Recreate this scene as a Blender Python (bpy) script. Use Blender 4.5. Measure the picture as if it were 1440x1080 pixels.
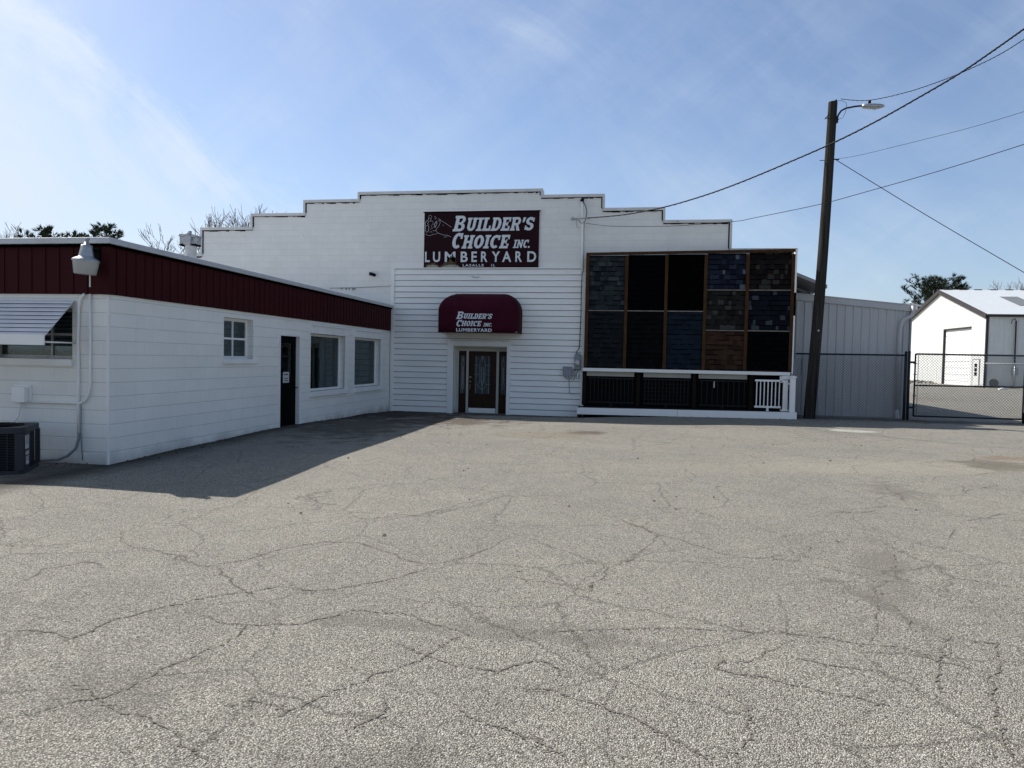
import bpy, math, random
from mathutils import Vector, Matrix
random.seed(7)
scene=bpy.context.scene
col=scene.collection
for o in list(bpy.data.objects): bpy.data.objects.remove(o)
# ---------------------------------------------------------------- camera
cam_d=bpy.data.cameras.new('camera'); cam=bpy.data.objects.new('camera',cam_d); col.objects.link(cam); scene.camera=cam
yaw,pit,rol=-0.163207566,-0.0345941166,0.0204280646
fw=Vector((math.sin(yaw)*math.cos(pit),math.cos(yaw)*math.cos(pit),math.sin(pit)))
r0=Vector((math.cos(yaw),-math.sin(yaw),0)); u0=r0.cross(fw)
rt=math.cos(rol)*r0+math.sin(rol)*u0; up=-math.sin(rol)*r0+math.cos(rol)*u0
M=Matrix((rt,up,-fw)).transposed().to_4x4(); M.translation=Vector((0,0,1.6)); cam.matrix_world=M
cam_d.sensor_width=36; cam_d.lens=998/1440*36; cam_d.clip_start=.05; cam_d.clip_end=3000
# ---------------------------------------------------------------- sun and sky
SUN=Vector((.90,-.50,-1)).normalized()
sd=bpy.data.lights.new('sun','SUN'); sd.energy=5.0; sd.angle=math.radians(.5); sd.color=(1,.955,.89)
so=bpy.data.objects.new('sun',sd); col.objects.link(so); so.rotation_euler=SUN.to_track_quat('-Z','Y').to_euler(); so.location=(-20,10,30)
w=bpy.data.worlds.new('World'); scene.world=w; w.use_nodes=True
nt=w.node_tree; nt.nodes.clear()
def N(nt,t,**k):
    n=nt.nodes.new(t)
    for a,b in k.items():
        if a=='inp':
            for i,v in b.items():
                if isinstance(v,tuple) and len(v)==2 and hasattr(v[0],'outputs'): nt.links.new(v[0].outputs[v[1]],n.inputs[i])
                else: n.inputs[i].default_value=v
        else: setattr(n,a,b)
    return n
def MA(nt,op,a,b=0.0,c=None,clamp=False):
    n=nt.nodes.new('ShaderNodeMath'); n.operation=op; n.use_clamp=clamp
    for i,v in enumerate((a,b,c)):
        if v is None: continue
        if isinstance(v,tuple): nt.links.new(v[0].outputs[v[1]],n.inputs[i])
        else: n.inputs[i].default_value=v
    return (n,0)
def ramp(nt,src,pts):
    n=nt.nodes.new('ShaderNodeValToRGB'); nt.links.new(src[0].outputs[src[1]],n.inputs[0]); e=n.color_ramp.elements
    while len(e)<len(pts): e.new(.5)
    for i,(p,c) in enumerate(pts):
        e[i].position=p; e[i].color=(c,c,c,1) if not isinstance(c,tuple) else (*c,1)
    return (n,0)
def mix(nt,f,a,b,bt='MIX'):
    n=nt.nodes.new('ShaderNodeMix'); n.data_type='RGBA'; n.blend_type=bt; n.clamp_factor=True
    for s,v in ((0,f),(6,a),(7,b)):
        if isinstance(v,tuple) and len(v)==2: nt.links.new(v[0].outputs[v[1]],n.inputs[s])
        elif isinstance(v,tuple): n.inputs[s].default_value=(*v,1)
        else: n.inputs[s].default_value=v
    return (n,2)
sky=N(nt,'ShaderNodeTexSky'); sky.sky_type='NISHITA'; sky.sun_disc=False; sky.sun_elevation=math.radians(45.3)
sky.sun_rotation=math.radians(-61); sky.air_density=1.0; sky.dust_density=.9; sky.ozone_density=1.6; sky.altitude=150
tc=N(nt,'ShaderNodeTexCoord'); sep=N(nt,'ShaderNodeSeparateXYZ',inp={0:(tc,0)})
yy_=MA(nt,'MAXIMUM',MA(nt,'ABSOLUTE',(sep,1)),.15)
cu_=MA(nt,'DIVIDE',(sep,0),yy_); cv_=MA(nt,'DIVIDE',(sep,2),yy_)
cmb=N(nt,'ShaderNodeCombineXYZ',inp={0:cu_,1:cv_})
def cloud(ang,sx,sy,sc,dt,rg,ds,ofs=0):
    r_=N(nt,'ShaderNodeMapping',inp={0:(cmb,0),1:(ofs,ofs,0),2:(0,0,math.radians(ang))}); q_=N(nt,'ShaderNodeMapping',inp={0:(r_,0),3:(sx,sy,1)})
    return N(nt,'ShaderNodeTexNoise',inp={0:(q_,0),'Scale':sc,'Detail':dt,'Roughness':rg,'Distortion':ds})
n1=cloud(-38,.8,5.,2.2,10.,.62,.35)          # fine streaks fanning up to the right
n2=cloud(20,1.,1.3,2.0,6.,.55,.6,3.)         # large soft patches
n3=cloud(38,1.1,4.,2.4,10.,.65,.5,7.)        # wisps along the bank
n4=cloud(0,1.,1.,7.,10.,.7,.4,2.)
c1=ramp(nt,(n1,0),[(.42,0.),(.72,1.)]); c2=ramp(nt,(n2,0),[(.36,0.),(.68,1.)]); c3=ramp(nt,(n3,0),[(.42,0.),(.7,1.)])
sdist=MA(nt,'SUBTRACT',.30,MA(nt,'ADD',cv_,MA(nt,'MULTIPLY',MA(nt,'ADD',cu_,.63),.78)))
sdist=MA(nt,'ADD',sdist,MA(nt,'MULTIPLY',MA(nt,'SUBTRACT',(n4,0),.5),.24)); sdist=MA(nt,'ADD',sdist,MA(nt,'MULTIPLY',MA(nt,'SUBTRACT',(n3,0),.5),.46))
bank=ramp(nt,MA(nt,'MULTIPLY_ADD',sdist,2.2,.3,clamp=True),[(.20,0.),(.45,.7),(.62,.85),(1,.7)])
m1=MA(nt,'ADD',MA(nt,'MULTIPLY',MA(nt,'MULTIPLY',c1,MA(nt,'MULTIPLY_ADD',c2,.8,.2)),.20),MA(nt,'MULTIPLY',MA(nt,'MULTIPLY',c3,c2),.26)); m1=MA(nt,'ADD',m1,MA(nt,'MULTIPLY',c2,.08))
m2=MA(nt,'MULTIPLY',bank,MA(nt,'ADD',.26,MA(nt,'MULTIPLY',MA(nt,'ADD',c3,(n4,0)),.36)))
tl=MA(nt,'MULTIPLY',MA(nt,'MULTIPLY_ADD',cu_,-1.8,-1.25,clamp=True),MA(nt,'MULTIPLY',cv_,1.6,clamp=True))
cm=MA(nt,'ADD',MA(nt,'ADD',m1,m2),MA(nt,'MULTIPLY',tl,.5),clamp=True)
hor=ramp(nt,(sep,2),[(0,.30),(.10,.22),(.35,.03),(.6,0.)])
skyg=mix(nt,1.0,(sky,0),(.86,.90,.98),'MULTIPLY')
cl=mix(nt,cm,skyg,(5.9,6.5,7.1))
cl=mix(nt,hor,cl,(3.4,4.3,5.7))
bg=N(nt,'ShaderNodeBackground',inp={0:cl,1:.095}); out=N(nt,'ShaderNodeOutputWorld',inp={0:(bg,0)})
vs=scene.view_settings; vs.view_transform='Standard'; vs.look='None'; vs.exposure=.55; vs.gamma=1; vs.use_curve_mapping=False
scene.render.resolution_x=1024; scene.render.resolution_y=768
scene.render.engine='CYCLES'
# ---------------------------------------------------------------- helpers
def lin(r,g,b): 
    f=lambda c:((c/255+.055)/1.055)**2.4 if c/255>.04045 else c/255/12.92
    return (f(r),f(g),f(b))
def mat(name,c,rough=.7,metal=0.,var=.12,vs=3.,bump=0.,bs=60.,spec=None,c2=None,stain=None,stretch=(1,1,1)):
    if spec is None: spec=.5 if sum(c)>.6 else .15
    m=bpy.data.materials.new(name); m.use_nodes=True; t=m.node_tree; b=t.nodes['Principled BSDF']
    co=N(t,'ShaderNodeTexCoord'); mpn=N(t,'ShaderNodeMapping',inp={0:(co,3),3:stretch})
    no=N(t,'ShaderNodeTexNoise',inp={0:(mpn,0),'Scale':vs,'Detail':7.,'Roughness':.62})
    f=ramp(t,(no,0),[(.3,0.),(.7,1.)])
    ca=tuple(x*(1-var) for x in c); cb=c2 if c2 else tuple(min(1,x*(1+var)) for x in c)
    cc=mix(t,f,ca,cb)
    if stain:
        n3=N(t,'ShaderNodeTexNoise',inp={0:(mpn,0),'Scale':stain[1],'Detail':9.,'Roughness':.7})
        cc=mix(t,ramp(t,(n3,0),[(stain[2],0.),(stain[2]+.12,1.)]),cc,stain[0])
    t.links.new(cc[0].outputs[cc[1]],b.inputs['Base Color'])
    b.inputs['Roughness'].default_value=rough; b.inputs['Metallic'].default_value=metal; b.inputs['Specular IOR Level'].default_value=spec
    if bump:
        n4=N(t,'ShaderNodeTexNoise',inp={0:(co,3),'Scale':bs,'Detail':4.})
        bp=N(t,'ShaderNodeBump',inp={'Strength':bump,'Distance':.01,'Height':(n4,0)}); t.links.new(bp.outputs[0],b.inputs['Normal'])
    return m
class MB:
    def __init__(s): s.v=[]; s.f=[]; s.m=[]; s.sm=[]
    def add(s,vs,fs,mi=0,sm=False):
        k=len(s.v); s.v+= [tuple(p) for p in vs]
        for f in fs: s.f.append([i+k for i in f]); s.m.append(mi); s.sm.append(sm)
        return s
    def box(s,x0,x1,y0,y1,z0,z1,mi=0):
        return s.add([(x0,y0,z0),(x1,y0,z0),(x1,y1,z0),(x0,y1,z0),(x0,y0,z1),(x1,y0,z1),(x1,y1,z1),(x0,y1,z1)],
          [(0,3,2,1),(4,5,6,7),(0,1,5,4),(1,2,6,5),(2,3,7,6),(3,0,4,7)],mi)
    def bar(s,p,q,w,h=None,mi=0,up=(0,0,1)):   # rectangular bar between two points
        h=h or w; p=Vector(p); q=Vector(q); d=(q-p).normalized(); u=Vector(up)
        if abs(d.dot(u))>.98: u=Vector((0,1,0))
        a=d.cross(u).normalized()*w/2; b=a.cross(d).normalized()*h/2
        vs=[e+i*a+j*b for e in (p,q) for i,j in ((-1,-1),(1,-1),(1,1),(-1,1))]
        return s.add(vs,[(0,1,2,3),(7,6,5,4),(0,4,5,1),(1,5,6,2),(2,6,7,3),(3,7,4,0)],mi)
    def tube(s,pts,r,n=8,mi=0,cap=True):
        pts=[Vector(p) for p in pts]; rs=r if isinstance(r,(list,tuple)) else [r]*len(pts); vs=[]; fs=[]
        u=None
        for i,p in enumerate(pts):
            d=(pts[min(i+1,len(pts)-1)]-pts[max(i-1,0)]).normalized()
            if u is None:
                u=Vector((0,0,1)) if abs(d.z)<.9 else Vector((1,0,0))
            u=(u-d*u.dot(d)).normalized(); vv=d.cross(u)
            vs+=[p+rs[i]*(math.cos(2*math.pi*k/n)*u+math.sin(2*math.pi*k/n)*vv) for k in range(n)]
        for i in range(len(pts)-1):
            for k in range(n): fs.append((i*n+k,i*n+(k+1)%n,(i+1)*n+(k+1)%n,(i+1)*n+k))
        s.add(vs,fs,mi,n>5)
        if cap and n>4:
            k=len(s.v)-len(vs); s.f.append([k+i for i in range(n)][::-1]); s.m.append(mi); s.sm.append(False)
            k2=k+(len(pts)-1)*n; s.f.append([k2+i for i in range(n)]); s.m.append(mi); s.sm.append(False)
        return s
    def prism(s,poly,y0,y1,mi=0,axis='y'):   # poly of (a,z); extruded along y (or x: poly of (y,z); or z: poly of (x,y))
        n=len(poly)
        P={'y':lambda a,b,t:(a,t,b),'x':lambda a,b,t:(t,a,b),'z':lambda a,b,t:(a,b,t)}[axis]
        vs=[P(a,b,y0) for a,b in poly]+[P(a,b,y1) for a,b in poly]
        return s.add(vs,[list(range(n)),list(range(n,2*n))[::-1]]+[(i,i+n,(i+1)%n+n,(i+1)%n) for i in range(n)],mi)
    def lathe(s,prof,c,n=16,mi=0,ax=None):
        vs=[];fs=[]
        for r,z in prof:
            for k in range(n):
                a=2*math.pi*k/n; p=Vector((r*math.cos(a),r*math.sin(a),z))
                if ax is not None: p=ax@p
                vs.append(p+Vector(c))
        for i in range(len(prof)-1):
            for k in range(n): fs.append((i*n+k,i*n+(k+1)%n,(i+1)*n+(k+1)%n,(i+1)*n+k))
        return s.add(vs,fs,mi,True)
    def build(s,name,mats,parent=None,bevel=0,local=False):
        me=bpy.data.meshes.new(name); me.from_pydata(s.v,[],s.f); 
        if not isinstance(mats,(list,tuple)): mats=[mats]
        for m in mats: me.materials.append(m)
        me.polygons.foreach_set('material_index',s.m); me.polygons.foreach_set('use_smooth',s.sm)
        me.update()
        import bmesh
        bm=bmesh.new(); bm.from_mesh(me); bmesh.ops.recalc_face_normals(bm,faces=bm.faces); bm.to_mesh(me); bm.free()
        o=bpy.data.objects.new(name,me); col.objects.link(o)
        if parent is not None:
            o.parent=parent
            if not local: o.matrix_parent_inverse=pm(parent).inverted()
        if bevel:
            b=o.modifiers.new('b','BEVEL'); b.width=bevel; b.segments=2; b.limit_method='ANGLE'
        return o
def pm(o):
    m=Matrix.LocRotScale(o.location,o.rotation_euler,o.scale)
    return (pm(o.parent)@o.matrix_parent_inverse@m) if o.parent else m
def tag(o,label=None,cat=None,group=None,kind=None):
    if label: o['label']=label
    if cat: o['category']=cat
    if group: o['group']=group
    if kind: o['kind']=kind
    return o
def thing(name,loc,label,cat,group=None,rz=0):
    o=bpy.data.objects.new(name,None); col.objects.link(o); o.location=loc; o.rotation_euler=(0,0,rz); o.empty_display_size=.2
    return tag(o,label,cat,group)
def split(o,tol=.02):   # one mesh object per separate piece
    me=o.data; nv=len(me.vertices); par=list(range(nv))
    def fd(i):
        while par[i]!=i: par[i]=par[par[i]]; i=par[i]
        return i
    for p in me.polygons:
        a=fd(p.vertices[0])
        for v in p.vertices[1:]: par[fd(v)]=a
    bb={}
    for v in me.vertices:
        r=fd(v.index); c=v.co; b=bb.get(r)
        if b is None: bb[r]=[c.x,c.y,c.z,c.x,c.y,c.z]
        else:
            for k in range(3): b[k]=min(b[k],c[k]); b[k+3]=max(b[k+3],c[k])
    rs=list(bb); gp={r:r for r in rs}
    def fg(i):
        while gp[i]!=i: i=gp[i]
        return i
    for i in range(len(rs)):
        for j in range(i):
            A,B=bb[rs[i]],bb[rs[j]]
            if all(A[k]<=B[k+3]+tol and B[k]<=A[k+3]+tol for k in range(3)):
                gi,gj=fg(rs[i]),fg(rs[j])
                if gi!=gj: gp[gi]=gj
    G={}
    for p in me.polygons: G.setdefault(fg(fd(p.vertices[0])),[]).append(p.index)
    if len(G)<2: return [o]
    outs=[]; nm=o.name.split('.')[0]; m0=None
    for fl in G.values():
        mm={}; vs=[]; fs=[]; mi=[]; sm=[]
        for f in fl:
            p=me.polygons[f]; q=[]
            for v in p.vertices:
                if v not in mm: mm[v]=len(vs); vs.append(me.vertices[v].co.copy())
                q.append(mm[v])
            fs.append(q); mi.append(p.material_index); sm.append(p.use_smooth)
        n=bpy.data.meshes.new(nm); n.from_pydata(vs,[],fs)
        for m in me.materials: n.materials.append(m)
        n.polygons.foreach_set('material_index',mi); n.polygons.foreach_set('use_smooth',sm); n.update()
        if not outs: 
            outs.append(o); keep=n
        else:
            c=bpy.data.objects.new(nm,n); col.objects.link(c); c.parent=o.parent; c.matrix_parent_inverse=o.matrix_parent_inverse.copy(); c.location=o.location
            for md in o.modifiers:
                if md.type=='BEVEL': d=c.modifiers.new('b','BEVEL'); d.width=md.width; d.segments=2; d.limit_method='ANGLE'
            outs.append(c)
    o.data=keep; return outs
def base_origin(o):   # put a single-mesh thing's origin at its base
    me=o.data; xs=[v.co for v in me.vertices]
    c=Vector((sum(v.x for v in xs)/len(xs),sum(v.y for v in xs)/len(xs),min(v.z for v in xs)))
    me.transform(Matrix.Translation(-c)); o.location=c; return o
def solo(o,label,cat,group=None): return tag(base_origin(o),label,cat,group)
# ---------------------------------------------------------------- materials
def block_mat(name,c,scale_z=.2032,axis='x',bumpk=.5,dark=.86,var=.08,patch=(.62,.66,.68),noy=False):
    m=bpy.data.materials.new(name); m.use_nodes=True; t=m.node_tree; b=t.nodes['Principled BSDF']
    co=N(t,'ShaderNodeTexCoord'); sp=N(t,'ShaderNodeSeparateXYZ',inp={0:(co,3)})
    geo=N(t,'ShaderNodeNewGeometry'); sp=N(t,'ShaderNodeSeparateXYZ',inp={0:(geo,0)})
    gn=N(t,'ShaderNodeSeparateXYZ',inp={0:(geo,1)}); ax=MA(t,'ABSOLUTE',(gn,0)); ax=MA(t,'GREATER_THAN',ax,.5)
    hh=N(t,'ShaderNodeMix',inp={0:ax,2:(sp,0),3:(sp,1)})
    cb=N(t,'ShaderNodeCombineXYZ',inp={0:(hh,0),1:MA(t,'ADD',(sp,2),.08)})
    br=N(t,'ShaderNodeTexBrick',offset=.5,inp={0:(cb,0),'Color1':(1,1,1,1),'Color2':(.965,.965,.965,1),'Mortar':(.90,.91,.92,1),'Scale':1.,'Mortar Size':.006,'Mortar Smooth':.4,'Brick Width':.4064,'Row Height':scale_z})
    no=N(t,'ShaderNodeTexNoise',inp={0:(geo,0),'Scale':1.3,'Detail':8.,'Roughness':.65})
    n5=N(t,'ShaderNodeTexNoise',inp={0:(geo,0),'Scale':55.,'Detail':3.})
    base=mix(t,ramp(t,(no,0),[(.35,0.),(.7,1.)]),c,patch)
    cc=mix(t,1.,base,(br,0),'MULTIPLY'); nj=N(t,'ShaderNodeTexNoise',inp={0:(geo,0),'Scale':2.5,'Detail':3.})
    hz=MA(t,'FRACT',MA(t,'DIVIDE',MA(t,'ADD',(sp,2),.08),scale_z)); hz=MA(t,'ABSOLUTE',MA(t,'SUBTRACT',hz,.5)); hz=ramp(t,MA(t,'MULTIPLY',MA(t,'SUBTRACT',.5,hz),scale_z/.02,clamp=True),[(.15,1.),(.45,0.)])
    cc=mix(t,MA(t,'MULTIPLY',hz,MA(t,'MULTIPLY',(nj,0),1.-dark)),cc,(.1,.11,.12))
    # grime splashed up from the ground (a stain on the paint) and drip streaks
    mps=N(t,'ShaderNodeMapping',inp={0:(geo,0),3:(6,6,.5)}); ns=N(t,'ShaderNodeTexNoise',inp={0:(mps,0),'Scale':1.2,'Detail':6.,'Roughness':.7})
    cc=mix(t,MA(t,'MULTIPLY',ramp(t,(ns,0),[(.60,0.),(.8,1.)]),.22),cc,(.42,.41,.38))
    gr=MA(t,'ADD',MA(t,'MULTIPLY',(sp,2),-3.2),MA(t,'MULTIPLY',(no,0),1.5)); 
    cc=mix(t,MA(t,'MULTIPLY',ramp(t,gr,[(.35,0.),(1.05,1.)]),.6),cc,(.30,.28,.25))
    vo=N(t,'ShaderNodeTexVoronoi',inp={0:(geo,0),'Scale':2.3}); ch=MA(t,'LESS_THAN',MA(t,'ADD',(vo,0),MA(t,'MULTIPLY',(n5,0),.06)),.062)
    cc=mix(t,MA(t,'MULTIPLY',ch,.5),cc,(.22,.2,.18))
    t.links.new(cc[0].outputs[cc[1]],b.inputs['Base Color']); b.inputs['Roughness'].default_value=.75; b.inputs['Specular IOR Level'].default_value=.3
    h=MA(t,'ADD',MA(t,'MULTIPLY',MA(t,'ADD',hz,MA(t,'MULTIPLY',(br,1),.22)),-1.),MA(t,'MULTIPLY',(n5,0),.22))
    bp=N(t,'ShaderNodeBump',inp={'Strength':bumpk,'Distance':.012,'Height':h}); t.links.new(bp.outputs[0],b.inputs['Normal'])
    return m
M_block=block_mat('painted_block',(.86,.84,.79),dark=.76,bumpk=.45,patch=(.80,.785,.74))
M_brick=block_mat('painted_brick_front',(.82,.81,.77),dark=.92,bumpk=.3,patch=(.75,.745,.71))
M_side=mat('white_siding',(.83,.82,.78),.55,var=.05,vs=2.2,stain=((.5,.5,.47),3.,.66),stretch=(.6,1,3))
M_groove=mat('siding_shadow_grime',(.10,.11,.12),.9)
M_trim=mat('white_trim',(.82,.81,.78),.5,var=.06,stain=((.45,.43,.38),6.,.68))
M_vinyl=mat('white_vinyl',(.85,.84,.82),.35,var=.03,stain=((.6,.58,.52),5.,.72))
M_cream=mat('cream_trim',(.46,.45,.40),.6,var=.08,stain=((.3,.28,.24),6.,.62))
M_maroon=mat('maroon_metal',(.040,.0055,.007),.6,var=.12,vs=1.2,spec=.08,stain=((.028,.007,.007),4.,.62))
M_canvas=mat('maroon_canvas',(.042,.004,.012),.75,var=.2,vs=2.,bump=.15,bs=200,spec=.08)
M_signbg=mat('dark_maroon_sign',(.017,.003,.006),.5,var=.25,vs=1.5,spec=.1)
M_letter=mat('white_lettering',(.62,.66,.69),.6,var=.1,vs=9.,stain=((.4,.42,.44),12.,.66))
M_coping=mat('grey_coping',(.62,.62,.60),.5,var=.1,stain=((.25,.25,.25),5.,.62))
M_dark=mat('black_gap',(.0015,.0015,.0015),.9,spec=.0,var=.4,vs=8)
M_metaledge=mat('pale_metal_edge',(.52,.53,.55),.4,metal=.1,var=.1,stain=((.2,.19,.18),7.,.66))
M_roof=mat('grey_membrane_roof',(.35,.35,.35),.8)
M_wood=mat('weathered_brown_board',(.060,.030,.014),.75,var=.35,vs=5.,bump=.3,bs=50,stretch=(3,3,.6),spec=.06)
M_doorwood=mat('stained_door_wood',(.028,.012,.006),.45,var=.35,vs=6.,stretch=(6,6,.5))
M_blackdoor=mat('black_door_paint',(.0015,.0015,.002),.6,var=.3,spec=.04)
M_brass=mat('brass_hardware',(.38,.28,.12),.35,metal=.9)
M_steel=mat('galvanised_steel',(.38,.39,.40),.45,metal=.7,var=.2,vs=12)
M_greymetal=mat('grey_painted_metal',(.22,.24,.27),.5,metal=.1)
M_darksteel=mat('dark_fence_steel',(.02,.024,.03),.5,metal=.3)
M_wire=mat('chain_link_wire',(.13,.135,.14),.5,metal=.4)
M_cable=mat('black_cable',(.012,.013,.02),.6)
M_poly=mat('lamp_prism_plastic',(.42,.43,.42),.3,var=.08)
M_shed=mat('light_grey_ribbed_metal',(.46,.46,.46),.5,var=.05,stain=((.34,.34,.33),2.5,.64),stretch=(1,1,.3))
M_ware=mat('white_ribbed_metal',(.62,.63,.61),.5,var=.04)
M_wareroof=mat('white_metal_roof',(.55,.57,.57),.35,var=.05)
M_edge=mat('dark_bronze_trim',(.045,.038,.038),.5)
M_pole=mat('weathered_pole_wood',(.022,.019,.017),.9,var=.4,vs=3,bump=.8,bs=30,stretch=(5,5,.25),c2=(.055,.05,.045),spec=.05)
M_conc=mat('old_concrete',(.22,.21,.19),.85,var=.2,vs=6,bump=.3,bs=80)
M_paper=mat('paper_notice',(.5,.5,.5),.8)
M_ink=mat('printed_grey_text',(.1,.1,.11),.8)
M_needle=mat('pine_needles',(.016,.032,.013),.7,var=.5,vs=.8,spec=.2,c2=(.04,.06,.025))
M_bark=mat('grey_bark',(.14,.115,.10),.9,var=.3,vs=4)
M_black=mat('black_metal',(.005,.005,.006),.6,spec=.06)
M_deckwood=mat('dark_deck_boards',(.015,.013,.012),.8,var=.3)
M_blind=mat('pale_curtain',(.30,.30,.26),.8)
def glass(name,tint=(.012,.017,.022),rough=.03):
    m=bpy.data.materials.new(name); m.use_nodes=True; t=m.node_tree; t.nodes.clear()
    g=N(t,'ShaderNodeBsdfGlossy',inp={0:(.85,.92,.95,1),1:rough}); tr=N(t,'ShaderNodeBsdfTransparent',inp={0:(.45,.5,.5,1)})
    fr=N(t,'ShaderNodeFresnel',inp={0:1.52}); no=N(t,'ShaderNodeTexNoise',inp={'Scale':1.7,'Detail':2.}); co=N(t,'ShaderNodeTexCoord'); t.links.new(co.outputs[3],no.inputs[0])
    bp=N(t,'ShaderNodeBump',inp={'Strength':.05,'Distance':.02,'Height':(no,0)}); t.links.new(bp.outputs[0],g.inputs['Normal'])
    f=MA(t,'MULTIPLY_ADD',(fr,0),.62,.015,clamp=True)
    ms=N(t,'ShaderNodeMixShader',inp={0:f,1:(tr,0),2:(g,0)}); N(t,'ShaderNodeOutputMaterial',inp={0:(ms,0)})
    return m
M_glass=glass('window_glass')
M_leaded=mat('frosted_leaded_glass',(.05,.06,.068),.25,var=.45,vs=9.,bump=.5,bs=70)
M_came=mat('pale_leading',(.30,.31,.31),.5,metal=.2)
M_room=mat('dim_room',(.012,.012,.012),.9)
# ---------------------------------------------------------------- ground height
CP=[(0,0,0,3),(-3,2,0,3),(3,2,0,3),(-7.44,9.19,-.08,1.2),(-7.44,11.5,-.03,1.5),(-7.44,14.2,.03,1.2),(-7.44,15.2,0,1.2),(-7.44,18,-.08,1.6),(-7.44,21.4,-.18,1.6),(-5,21.4,-.18,1.3),(-3,21.4,-.17,1.3),(-1.44,21.4,-.15,1.1),(0,21,0,1),(-3,18.3,-.02,1.6),(0,18.5,.0,1.6),(4.6,20.6,.09,1.6),(2.5,20.8,.06,1.2),(5,21.3,.1,1.5),(7.7,21.6,.1,2),(12,22,.1,4),(8,30,.15,5),(24,54,.44,14),(45,54,.44,14),(24,75,.4,14),(-4.3,7.5,-.08,2),(-9,8,-.09,1.5),(-12,7,-.09,3),(0,6,-.01,3),(5,6,0,3),(5,14,.03,3),(0,12,0,3),(-3.5,13,0,3),(0,80,.3,40),(-60,40,.0,40),(60,-20,.0,40),(-40,-40,0,40),(100,80,.4,60)]
def gz(x,y):
    s=0; w_=1e-6
    for a,b,z,g in CP:
        k=math.exp(-((x-a)**2+(y-b)**2)/(g*g)); w_+=k; s+=k*z
    return s/w_
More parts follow.
